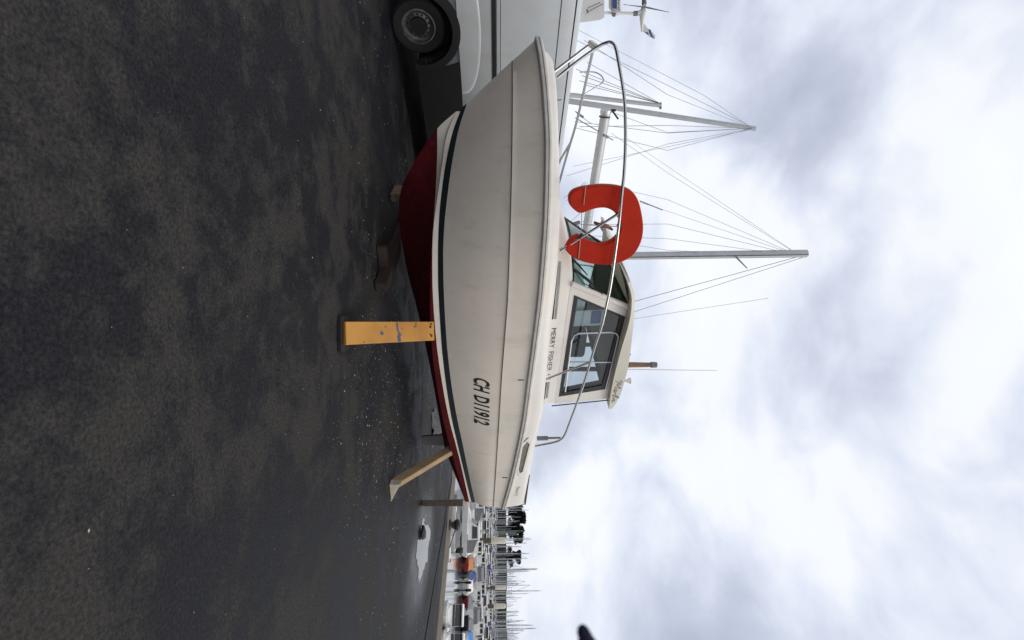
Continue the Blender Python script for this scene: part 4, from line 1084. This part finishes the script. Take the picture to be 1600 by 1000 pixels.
wg = thing('wind_generator', KW((0, 0, 0)) * 0 + at(945, 21, 10.5), 'white wind generator with blue-marked tail on a pole behind the van', 'wind generator')
wo = wg.location.copy()
def WG(x, y, d=10.5): return at(x, y, d) - wo
tube('pole', [WG(945, 20), WG(992, 21)], .032, W_['bw'], wg, 10)
tube('pole_clamp', [WG(990, 21), WG(996, 21)], .05, W_['bgrey'], wg, 10)
tube('nacelle', [WG(1007, 7), WG(1006, 11), WG(1004.5, 18), WG(1003.5, 26), WG(1003, 36), WG(1002.5, 50)], [.02, .05, .072, .06, .036, .012], W_['bw'], wg, 14)
tube('nacelle_neck', [WG(994, 21), WG(1003, 20)], [.045, .06], W_['bw'], wg, 10)
prism('tail_fin', [WG(x, y) for x, y in ((1005, 35), (1011, 43), (1019, 50), (1024, 56), (1023, 61), (1014, 56), (1007, 50), (1003, 49))], (.0, .015, 0), W_['bw'], wg)
fin = wg.children[-1]
prism('tail_mark', [WG(x, y, 10.49) for x, y in ((1014, 45), (1017, 47), (1018, 52), (1022, 60), (1018, 57.5), (1015, 51))], (0, .004, 0), W_['blue'], fin)
prism('tail_mark', [WG(x, y, 10.49) for x, y in ((1007.5, 50), (1012, 50.5), (1014, 53), (1011, 53))], (0, .004, 0), W_['blue'], fin)
for ang in range(3):
    tips = ((1045, 19, 10.2), (974, 7, 10.3), (1004, -26, 11.3))
    x, y, d = tips[ang]
    A = WG(1007, 11, 10.42); B = WG(x, y, d); ax = (B - A); sd_ = Vector((.35, -.9, .1)) if ang != 2 else Vector((0, -.5, .8))
    sd_ = (sd_ - ax * sd_.dot(ax) / ax.length_squared).normalized(); up_ = sd_.cross(ax).normalized()
    rows = []
    for t, w in ((0, .02), (.12, .055), (.4, .04), (.8, .022), (1, .008)):
        p = A + ax * t; rows.append([p - sd_ * w, p + up_ * .006, p + sd_ * w, p - up_ * .006])
    loft('blade', rows, W_['bgrey'], wg, closed=True, caps=True)
# a second mast farther off, leaning
m2 = thing('laid_up_yacht', tuple(Vector((at(890, 160, 19).x, 19.0, 0))), 'farther laid-up yacht of which only the pale leaning mast shows', 'sailing boat', R(45))
m2o = Vector(m2.location)
def M2(P): d = Vector(P) - m2o; c, s = math.cos(R(45)), math.sin(R(45)); return Vector((d.x * c + d.y * s, -d.x * s + d.y * c, d.z))
sail_hull(8.5, 2.7, .5, 2.2, W_['bw'], m2)
prism('keel', [Vector((-.9, -.1, .02)), Vector((1.0, -.1, .02)), Vector((1.4, -.1, .7)), Vector((-1.1, -.1, .7))], (0, .2, 0), W_['bgrey'], m2)
mA, mB = at(880, 156.5, 19), at(1180, 201, 19)
dm = (mB - mA).normalized()
tube('mast', [M2(mA - dm * 2.0), M2(mA), M2(mB)], [.11, .11, .09], W_['mastc'] if 'mastc' in W_ else W_['spar'], m2, 12)
tubes('stay', [([M2(mB), M2(at(895, 60, 17))], .007), ([M2(mB), M2(at(895, 260, 21))], .007)], W_['wire'], m2, 4)
tubes('shroud', [([kat(870, 504, 16.5), kat(1255, 399, 15.3)], .012), ([kat(900, 512, 17), kat(1200, 466, 15.6)], .007), ([kat(880, 523, 17.5), kat(1255, 402, 15.3)], .010)], W_['wire'], ketch, 4)

# ------------------------------------------------------------------ the marina
def b_hull(Lh, B, fb, m, par=None, transom=.85, n=9):
    rows = []
    for i in range(n):
        t = i / (n - 1); x = -Lh/2 + Lh * t; w = B/2 * (transom + (1 - transom) * math.sin(math.pi * min(1, t * 1.2))) * (1 if t < .5 else max(.03, math.cos((t - .5) * math.pi) ** .55))
        sh = fb * (1 + .25 * t * t)
        rows.append([Vector((x, -w, sh)), Vector((x, -w * .9, .12)), Vector((x + (.0 if t < .8 else -.3 * (t - .8) * 5), -w * .3, -.25)), Vector((x, w * .3, -.25)), Vector((x, w * .9, .12)), Vector((x, w, sh)), Vector((x, 0, sh + .05))])
    return loft('hull', rows, m, par, closed=True, caps=True, auto=40)
def solid(name, secs, m, par):    # secs: (x, halfwidth, zlow, zhigh, tuck)
    rows = [[Vector((x, -w, a)), Vector((x, -w + k, b)), Vector((x, w - k, b)), Vector((x, w, a))] for x, w, a, b, k in secs]
    return loft(name, rows, m, par, closed=True, caps=True, smooth=False)
def win_ring(par, x0, x1, w, a, b, k):  # dark glazing slightly proud round a cabin
    u = .25; rows = []
    def at_(z, f): return w - k * (z - f[0]) / (f[1] - f[0])
    return None
def cruiser(Lh=6.5, B=2.5, fb=.95, hullm='bw', roofm='bw', outboards=0, canopy=None):
    r = bpy.data.objects.new('motor_boat', None); col.objects.link(r)
    b_hull(Lh, B, fb, W_[hullm], r)
    solid('foredeck_cabin', [(-.1 * Lh, B*.40, fb, fb + .45, .1), (.22 * Lh, B*.34, fb + .05, fb + .40, .12), (.36 * Lh, B*.2, fb + .1, fb + .2, .1)], W_['bw'], r)
    cabn = solid('wheelhouse', [(-.22 * Lh, B*.38, fb + .1, fb + 1.35, .12), (.03 * Lh, B*.38, fb + .1, fb + 1.35, .12), (.14 * Lh, B*.36, fb + .3, fb + .45, .05)], W_['bw'], r)
    solid('windscreen', [(.035 * Lh, B*.33, fb + 1.27, fb + 1.28, .01), (.125 * Lh, B*.33, fb + .50, fb + .52, .01), (.135 * Lh, B*.33, fb + .52, fb + .54, .01), (.045 * Lh, B*.33, fb + 1.29, fb + 1.30, .01)], W_['bdark'], r)
    for sg in (1, -1):
        y = B * .38 - .07; P = [Vector((-.19 * Lh, sg * (B*.38 - .035), fb + .62)), Vector((.05 * Lh, sg * (B*.38 - .035), fb + .62)), Vector((.02 * Lh, sg * (B*.38 - .095), fb + 1.22)), Vector((-.19 * Lh, sg * (B*.38 - .095), fb + 1.22))]
        prism('side_window', P, (0, sg * .02, 0), W_['bdark'], r)
    for p0, p1 in ((-.28, -.02), (.04, .25)):
        prism('rear_window', [Vector((-.221 * Lh, B*p0, fb + .78)), Vector((-.221 * Lh, B*p1, fb + .78)), Vector((-.221 * Lh, B*p1 * .95, fb + 1.2)), Vector((-.221 * Lh, B*p0 * .95, fb + 1.2))], (-.015, 0, 0), W_['bdark'], r)
    solid('roof', [(-.27 * Lh, B*.37, fb + 1.352, fb + 1.44, .06), (.08 * Lh, B*.35, fb + 1.352, fb + 1.43, .06)], W_[roofm], r)
    tubes('bow_rail', [([Vector((.05 * Lh, sg * B * .45, fb + .75)), Vector((.30 * Lh, sg * B * .36, fb + .8)), Vector((.49 * Lh, 0, fb + .9))], .02) for sg in (1, -1)], W_['inox'], r, 5)
    if canopy: solid('canopy', [(-.46 * Lh, B*.40, fb + .05, fb + .7, .15), (-.23 * Lh, B*.38, fb + .05, fb + 1.25, .2)], W_[canopy], r)
    for k in range(outboards):
        y = (k - (outboards - 1) / 2) * .75
        o = loft('outboard', [[Vector((-Lh/2 - .3 + x, y + w * c, z)) for x, c in ((-.24, -.7), (-.24, .7), (.2, 1), (.2, -1))] for z, w in ((-.3, .06), (.5, .08), (.55, .18), (1.1, .19), (1.25, .12))], W_['iron'], r, closed=True, caps=True)
    return r
def sport(Lh=5.2, B=2.1, fb=.8, hullm='bw', cover='bgrey', motor=True):
    r = bpy.data.objects.new('motor_boat', None); col.objects.link(r)
    b_hull(Lh, B, fb, W_[hullm], r)
    solid('cover', [(-.42 * Lh, B*.40, fb + .02, fb + .18, .1), (-.05 * Lh, B*.40, fb + .02, fb + .62, .3), (.12 * Lh, B*.38, fb + .05, fb + .35, .2), (.36 * Lh, B*.18, fb + .12, fb + .2, .1)], W_[cover], r)
    if motor:
        o = loft('outboard', [[Vector((-Lh/2 - .25 + x, w * c, z)) for x, c in ((-.2, -.7), (-.2, .7), (.2, 1), (.2, -1))] for z, w in ((-.3, .05), (.5, .07), (.55, .17), (1.05, .18), (1.18, .1))], W_['iron'], r, closed=True, caps=True)
    return r
def yacht(Lh=9, B=3.0, fb=1.05, mh=13, cover='bgrey', hullm='bw'):
    r = bpy.data.objects.new('sailing_yacht', None); col.objects.link(r)
    b_hull(Lh, B, fb, W_[hullm], r, .7)
    solid('coachroof', [(-.2 * Lh, B*.32, fb, fb + .5, .1), (.1 * Lh, B*.3, fb + .05, fb + .45, .1), (.28 * Lh, B*.14, fb + .1, fb + .2, .06)], W_['bw'], r)
    for sg in (1, -1): prism('cabin_window', [Vector((-.15 * Lh, sg * (B*.32 - .03), fb + .2)), Vector((.06 * Lh, sg * (B*.31 - .03), fb + .22)), Vector((.05 * Lh, sg * (B*.31 - .07), fb + .36)), Vector((-.15 * Lh, sg * (B*.32 - .07), fb + .38))], (0, sg * .02, 0), W_['bdark'], r)
    tube('mast', [Vector((.08 * Lh, 0, fb)), Vector((.08 * Lh - .05, 0, mh))], [.085, .06], W_['spar'], r, 6)
    solid('spray_hood', [(-.26 * Lh, B*.3, fb + .3, fb + 1.05, .15), (-.16 * Lh, B*.26, fb + .45, fb + .75, .2)], W_[cover], r)
    tube('sail_cover', [Vector((-.30 * Lh, 0, fb + 1.05)), Vector((-.1 * Lh, 0, fb + 1.15)), Vector((.07 * Lh, 0, fb + 1.3))], [.09, .16, .2], W_[cover], r, 7)
    tubes('rigging', [([Vector((.08 * Lh, 0, mh)), Vector((.5 * Lh, 0, fb * 1.25))], .035), ([Vector((.08 * Lh, 0, mh)), Vector((-.5 * Lh, 0, fb))], .006),
                      ([Vector((.08 * Lh, 0, mh * .98)), Vector((.06 * Lh, B*.5, fb))], .006), ([Vector((.08 * Lh, 0, mh * .98)), Vector((.06 * Lh, -B*.5, fb))], .006),
                      ([Vector((.08 * Lh, -B*.28, mh * .55)), Vector((.08 * Lh, B*.28, mh * .55))], .03)], W_['wire'], r, 4)
    return r
def tw_open():
    r = sport(5.0, 2.2, .55, 'bw', 'bw', False)
    for y in (-.42, .42):
        loft('outboard', [[Vector((-2.75 + x, y + w * c, z)) for x, c in ((-.2, -.7), (-.2, .7), (.2, 1), (.2, -1))] for z, w in ((-.3, .05), (.4, .07), (.45, .16), (.95, .17), (1.08, .1))], W_['iron'], r, closed=True, caps=True)
    return r
def dinghy():
    r = bpy.data.objects.new('dinghy', None); col.objects.link(r); b_hull(1.9, .95, .42, W_['bw'], r)
    box('thwart', (-.1, 0, .42), (.25, .7, .05), W_['bbrown'], r); box('fender', (-.95, .1, .4), (.25, .35, .3), W_['borange'], r, bev=.08)
    return r
used = set()
def put(proto, P, ang, label, cat, group=None):
    o = proto if proto.name not in used else copy_tree(proto)
    used.add(proto.name); used.add(o.name)
    o.location = (P[0], P[1], WATER_Z + (0 if len(P) < 3 else P[2])); o.rotation_euler = (0, 0, ang)
    tag(o, label, cat, group); return o
def wat(y, d): return ((y - 500) / FOC * d, d)
pr_cr = cruiser(); pr_cr2 = cruiser(8.2, 2.9, 1.15, 'bw', 'bw', 0, 'bgrey'); pr_tw = cruiser(7.0, 2.6, 1.0, 'bw', 'bw', 2)
pr_sp = sport(); pr_y1 = yacht(); pr_y2 = yacht(10.5, 3.3, 1.15, 15.0, 'bblue'); pr_y3 = yacht(8, 2.7, .95, 11.5, 'bgrey')
# nearest boats, each told apart
cb_ = put(cruiser(4.8, 2.2, .5), wat(960, 38), R(238), 'white cabin boat with wide dark windscreen moored close under the quay at the far right', 'boat')
cb_.scale = (1, 1, .85)
put(cruiser(4.8, 2.1, .4), wat(1006, 36), R(236), 'white boat cut off by the photo edge, nearest the quay', 'boat')
put(dinghy(), wat(855, 40), R(172), 'small white dinghy with an orange fender at its stern below the quay', 'boat')
put(sport(4.6, 2.0, .5, 'bw', 'bw'), wat(857, 61), R(65), 'open white boat seen from its stern, beside the tall cream capped pile', 'boat')
put(sport(4.6, 2.1, .6, 'bred', 'borange'), wat(880, 61), R(243), 'dark red boat with a bright orange cover', 'boat')
put(sport(4.0, 1.9, .6, 'bgrey', 'bblue'), wat(898, 62), R(242), 'dark boat under a dark blue cover next to the orange covered boat', 'boat')
put(tw_open(), wat(916, 62), R(60), 'white open boat with two black outboards right of the orange covered boat', 'boat')
put(sport(3.6, 1.7, .55, 'bred', 'bgrey'), wat(938, 61), R(238), 'low dark red boat under a grey cover', 'boat')
put(sport(4.6, 2.1, .7, 'iron', 'bgrey'), wat(975, 59), R(238), 'black hulled boat under a grey cover near the right photo edge', 'boat')
put(sport(4.6, 2.2, .7, 'bw', 'bsky'), wat(996, 58), R(237), 'boat under a bright blue cover at the right photo edge', 'boat')
put(cruiser(6.0, 2.3, .7, 'bw', 'bw', 0, 'bgrey'), wat(822, 58), R(172), 'white cabin boat with grey canopy just beyond the bollard', 'boat')
put(sport(4.2, 1.7, .5, 'bw', 'bgrey'), wat(822, 44), R(188), 'long low white boat with grey cover lying behind the bollard', 'boat')
rnd = random.Random(21)
G1 = 'sailing yachts moored in the marina rows'; G2 = 'motor cruisers moored in the marina rows'; G3 = 'small covered boats moored in the marina rows'
ORD = ['zeroth', 'first', 'second', 'third', 'fourth', 'fifth', 'sixth', 'seventh', 'eighth', 'ninth', 'tenth', 'eleventh', 'twelfth', 'thirteenth', 'fourteenth', 'fifteenth', 'sixteenth', 'seventeenth', 'eighteenth', 'nineteenth', 'twentieth']
rown = [0]
def row(d, y0, y1, step, mix, base):
    y = y0; n = 0; rown[0] += 1
    while y < y1:
        k = rnd.random(); dd = d + rnd.uniform(-2, 2); a = base + R(rnd.uniform(-10, 10)) + (math.pi if rnd.random() < .4 else 0)
        if rnd.random() < .3: a += R(80)
        n += 1
        if d < 125: where = '%s from the left in the %s marina row' % (ORD[min(n, 20)], ORD[rown[0]]); suf = ''
        else: where = 'in the crowded far rows of the marina'
        if k < mix: pr = rnd.choice((pr_y1, pr_y2, pr_y3, pr_y1)); lab = 'white sailing yacht with bare mast, ' + where; c = 'sailing yacht'; g = G1
        elif k < mix + (1 - mix) * .65: pr = rnd.choice((pr_cr, pr_cr2, pr_cr3)); lab = 'white motor cruiser with dark windows, ' + where; c = 'motor cruiser'; g = G2
        else: pr = rnd.choice((pr_sp, pr_sp, pr_sp2)); lab = ('small boat under a blue cover, ' if pr is pr_sp2 else 'small boat under a grey cover, ') + where; c = 'boat'; g = G3
        o = put(pr, wat(y, dd), a, lab, c, g)
        sc_ = rnd.uniform(.72, .98); o.scale = (sc_, sc_, sc_)
        y += step * rnd.uniform(.7, 1.0) * 75 / d
pr_cr3 = cruiser(7.4, 2.7, 1.25, 'bw', 'bw', 0, None); pr_sp2 = sport(5.2, 2.1, .8, 'bw', 'bblue')
def joined(r, name):              # far boats: too small to show parts, one mesh each
    bm = bmesh.new(); mats = []
    for ch in r.children:
        base = len(bm.faces); bm.from_mesh(ch.data); bm.faces.ensure_lookup_table()
        m = ch.data.materials[0]
        if m not in mats: mats.append(m)
        for k in range(base, len(bm.faces)): bm.faces[k].material_index = mats.index(m)
    me = bpy.data.meshes.new(name); bm.to_mesh(me); bm.free()
    return link(name, me, mats)
near_set = (pr_y1, pr_y2, pr_y3, pr_cr, pr_cr2, pr_cr3, pr_sp, pr_sp2)
for d_, mix_ in ((70, .0), (79, .08), (89, .15), (100, .25), (112, .3)):
    row(d_, 778, 1030, 28 + .02 * d_, mix_, R(62))
FY = [joined(p, 'sailing_yacht') for p in (pr_y1, pr_y2, pr_y3)]; FC = [joined(p, 'motor_cruiser') for p in (pr_cr, pr_cr2, pr_cr3, pr_tw)]; FS = [joined(p, 'covered_boat') for p in (pr_sp, pr_sp2)]
for d_, mix_ in ((124, .3), (135, .35), (147, .4), (160, .4), (174, .45), (190, .5), (208, .5), (228, .55), (250, .6), (276, .65), (306, .7), (340, .7), (380, .7)):
    y = 770; 
    while y < 1030:
        k = rnd.random(); a = R(62) + R(rnd.uniform(-14, 14)) + (math.pi if rnd.random() < .4 else 0)
        if rnd.random() < .25: a += R(80)
        if k < mix_: q_ = rnd.randrange(3); pr = FY[q_]; lab = ('white sailing yacht with grey sail cover', 'tall masted white yacht with blue sail cover', 'shorter white yacht with grey sail cover')[q_] + ' in the crowded far marina rows'; c = 'sailing yacht'; g = G1
        elif k < mix_ + (1 - mix_) * .8: q_ = rnd.randrange(4); pr = FC[q_]; lab = ('white motor cruiser without canopy', 'white motor cruiser with a grey aft canopy', 'high sided white motor cruiser', 'white motor cruiser with twin outboards')[q_] + ' in the crowded far marina rows'; c = 'motor cruiser'; g = G2
        else: q_ = rnd.randrange(2); pr = FS[q_]; lab = ('small boat under a grey cover', 'small boat under a blue cover')[q_] + ' in the crowded far marina rows'; c = 'boat'; g = G3
        o = put(pr, wat(y, d_ + rnd.uniform(-3, 3)), a, lab, c, g)
        sc_ = rnd.uniform(.85, 1.15) * (1 + max(0, d_ - 200) / 500); o.scale = (sc_, sc_, sc_ * (.9 if pr in FY else 1))
        y += (32 + .03 * d_) * rnd.uniform(.75, 1.15) * 75 / d_
for p in (pr_tw, pr_cr, pr_cr2, pr_cr3, pr_sp, pr_sp2, pr_y1, pr_y2, pr_y3) + tuple(FY + FC + FS):
    if 'label' not in p: 
        for ch in list(p.children): bpy.data.objects.remove(ch)
        bpy.data.objects.remove(p)
# pontoons and their piles
for i, d in enumerate((70, 96, 129, 174, 228)):
    a, b = wat(740, d), wat(1060, d)
    o = box('pontoon', ((a[0] + b[0]) / 2, d, WATER_Z + .25), (b[0] - a[0], 1.6, .5), W_['bbrown']); o['kind'] = 'structure'
def pile(y, d, h, first=[None]):
    P = wat(y, d)
    if first[0] is None:
        r = bpy.data.objects.new('mooring_pile', None); col.objects.link(r)
        tube('pile_shaft', [Vector((0, 0, -2)), Vector((0, 0, 3.6))], .42, W_['bbrown'], r, 10); tube('pile_sleeve', [Vector((0, 0, 3.6)), Vector((0, 0, 6.0)), Vector((0, 0, 6.3))], [.5, .5, .2], W_['bcream'], r, 10)
        first[0] = r; o = r
    else: o = copy_tree(first[0])
    o.location = (P[0], P[1], WATER_Z); o.scale = (1, 1, h / 6.3); return o
tag(pile(844.5, 76, 5.7), 'brown mooring pile with tall cream cap, nearest and tallest of the marina piles', 'pile', 'mooring piles with cream caps')
tag(pile(918, 118, 6.3), 'brown pile with cream cap above the boat with two outboards', 'pile', 'mooring piles with cream caps')
tag(pile(947, 100, 6.0), 'brown pile with cream cap above the low dark red boat', 'pile', 'mooring piles with cream caps')
# thin flagpole-like mast standing nearer, beside the piles
# far shore: low dark land and stone pines
def shore():
    rows = []
    for i in range(81):
        y = 560 + i * 8; d0 = 425; x0 = wat(y, d0)
        h = 8.5 + (1.0 if y < 870 else 1.5) + 1.6 * noise.noise(Vector((i * .23, 3, 0))) + .8 * noise.noise(Vector((i * .9, 1, 0)))
        rows.append([Vector((x0[0], d0, WATER_Z - .5)), Vector((x0[0], d0 + 2, WATER_Z + 1.2)), Vector((x0[0] * 1.02, d0 + 8, WATER_Z + h * .8)), Vector((x0[0] * 1.06, d0 + 20, WATER_Z + h + 2)), Vector((x0[0] * 1.3, d0 + 90, WATER_Z + h + 2.5)), Vector((x0[0] * 3, d0 + 900, WATER_Z + 6))])
    o = loft('far_shore', rows, mat('far_shore_scrub', (0.034, 0.034, 0.031), 1.0, spec=0.0, var=.6, scale=.12, bump=.5, bscale=.6)); o['kind'] = 'structure'
shore()
def stone_pine(y, d, h, w, seed, label):
    P = wat(y, d); r = thing('pine_tree', (P[0], P[1], WATER_Z + 2.5), label, 'tree', rnd.uniform(0, 6), 'stone pines on the far shore')
    rr = random.Random(seed)
    tube('trunk', [Vector((0, 0, -1)), Vector((.3, .1, h * .35)), Vector((.1, 0, h * .62)), Vector((.3, .2, h * .8))], [.5, .4, .3, .15], W_['bark'], r, 7)
    limbs = []
    for k in range(6):
        a = k * 1.05 + rr.uniform(-.3, .3); limbs.append(([Vector((.1, 0, h * .55)), Vector((math.cos(a) * w * .25, math.sin(a) * w * .25, h * .7)), Vector((math.cos(a) * w * .4, math.sin(a) * w * .4, h * .82))], .12))
    tubes('limb', limbs, W_['bark'], r, 5)
    V, F = [], []
    cl = [(rr.uniform(-.34, .34) * w, rr.uniform(-.34, .34) * w, h * rr.uniform(.42, .93), rr.uniform(.15, .26) * w) for _ in range(18)]
    for cx_, cy_, cz_, cr in cl:
        for _ in range(260):
            u = Vector((rr.gauss(0, 1), rr.gauss(0, 1), rr.gauss(0, .7))); u = u / max(.2, u.length) * rr.uniform(.55, 1.05) * cr
            c = Vector((cx_, cy_, cz_)) + Vector((u.x, u.y, u.z * .75)); s = rr.uniform(.4, .85)
            a = Vector((rr.gauss(0, 1), rr.gauss(0, 1), rr.gauss(0, 1))).normalized(); b = a.cross(Vector((rr.gauss(0, 1), rr.gauss(0, 1), rr.gauss(0, 1)))).normalized(); o = len(V)
            V += [c + a * s, c + b * s * .7, c - a * s, c - b * s * .7]; F.append((o, o+1, o+2, o+3))
    mesh('crown', V, F, W_['pine'], r, False, False)
stone_pine(789, 430, 24, 17, 1, 'leftmost dark pine, half hidden behind the transom of the cabin boat')
stone_pine(805, 425, 27, 15, 2, 'tallest dark pine on the far shore, just right of the transom')
stone_pine(821, 432, 22, 13, 3, 'lower dark pine left of the tall cream capped pile')
stone_pine(836, 426, 25, 15, 4, 'broad dark pine on the far shore directly beyond the cream capped pile')
stone_pine(870, 430, 23, 12.5, 5, 'lone rounded pine on the far shore, rightmost of the pines')

# ------------------------------------------------------------------ gloved hand reaching in at the photo's right edge
def hand():
    d = .32
    tip = at(909, 975, d); root_w = at(917, 1000, d)
    r = thing('gloved_hand', at(935, 1060, d), 'dark navy gloved fingertip poking in at the right edge of the sky', 'hand')
    o0 = r.location.copy()
    right = Vector((1, 0, 0)); up = Vector((0, 0, 1)); fw = Vector((0, 1, 0))
    def chain(pts, rad):
        return [(p, q) for p, q in zip(pts, rad)]
    palm = root_w + right * .085 + up * .012
    lst = []
    knob = [tip + right * .002 + up * -.0006, tip + right * .0045 + up * .0006, tip + right * .010 + up * .0028, tip + right * .018 + up * .004, tip + right * .035 + up * .005, palm]
    lst.append((knob, [.0026, .0042, .0052, .0092, .0108, .014]))
    for k, (L_, dz, dy) in enumerate(((.045, .018, .02), (.042, .030, .035), (.03, .038, .05))):
        P = palm + up * (.012 + .014 * k)
        lst.append(([P - right * .0 + fw * 0, P - right * .03 + up * .012 - fw * .01, P - right * .035 + up * .01 - fw * .035, P - right * .01 - fw * .04], [.011, .0098, .009, .007]))
    lst.append(([palm - up * .03 + right * .03, palm - up * .045 - right * .0 - fw * .01, palm - up * .05 - right * .03 - fw * .02], [.014, .011, .008]))
    lst.append(([palm - right * .002 + up * .01, palm + right * .04 + up * .012, palm + right * .085 + up * .0], [.032, .037, .028]))
    V, F = [], []
    for pts, rad in lst:
        pp = catmull([p - o0 for p in pts], 4); rr = catmull([(q, 0, 0) for q in rad], 4); v, f = tube_data(pp, [q.x for q in rr], 12)
        o = len(V); V += v; F += [tuple(i + o for i in q) for q in f]
    mesh('glove', V, F, W_['navy'], r, True, True)
    a = palm + right * .08 - o0
    tube('sleeve', [a, a + Vector((.12, -.06, -.03)), a + Vector((.28, -.2, -.14))], [.04, .046, .055], W_['lining2'], r, 14)
hand()
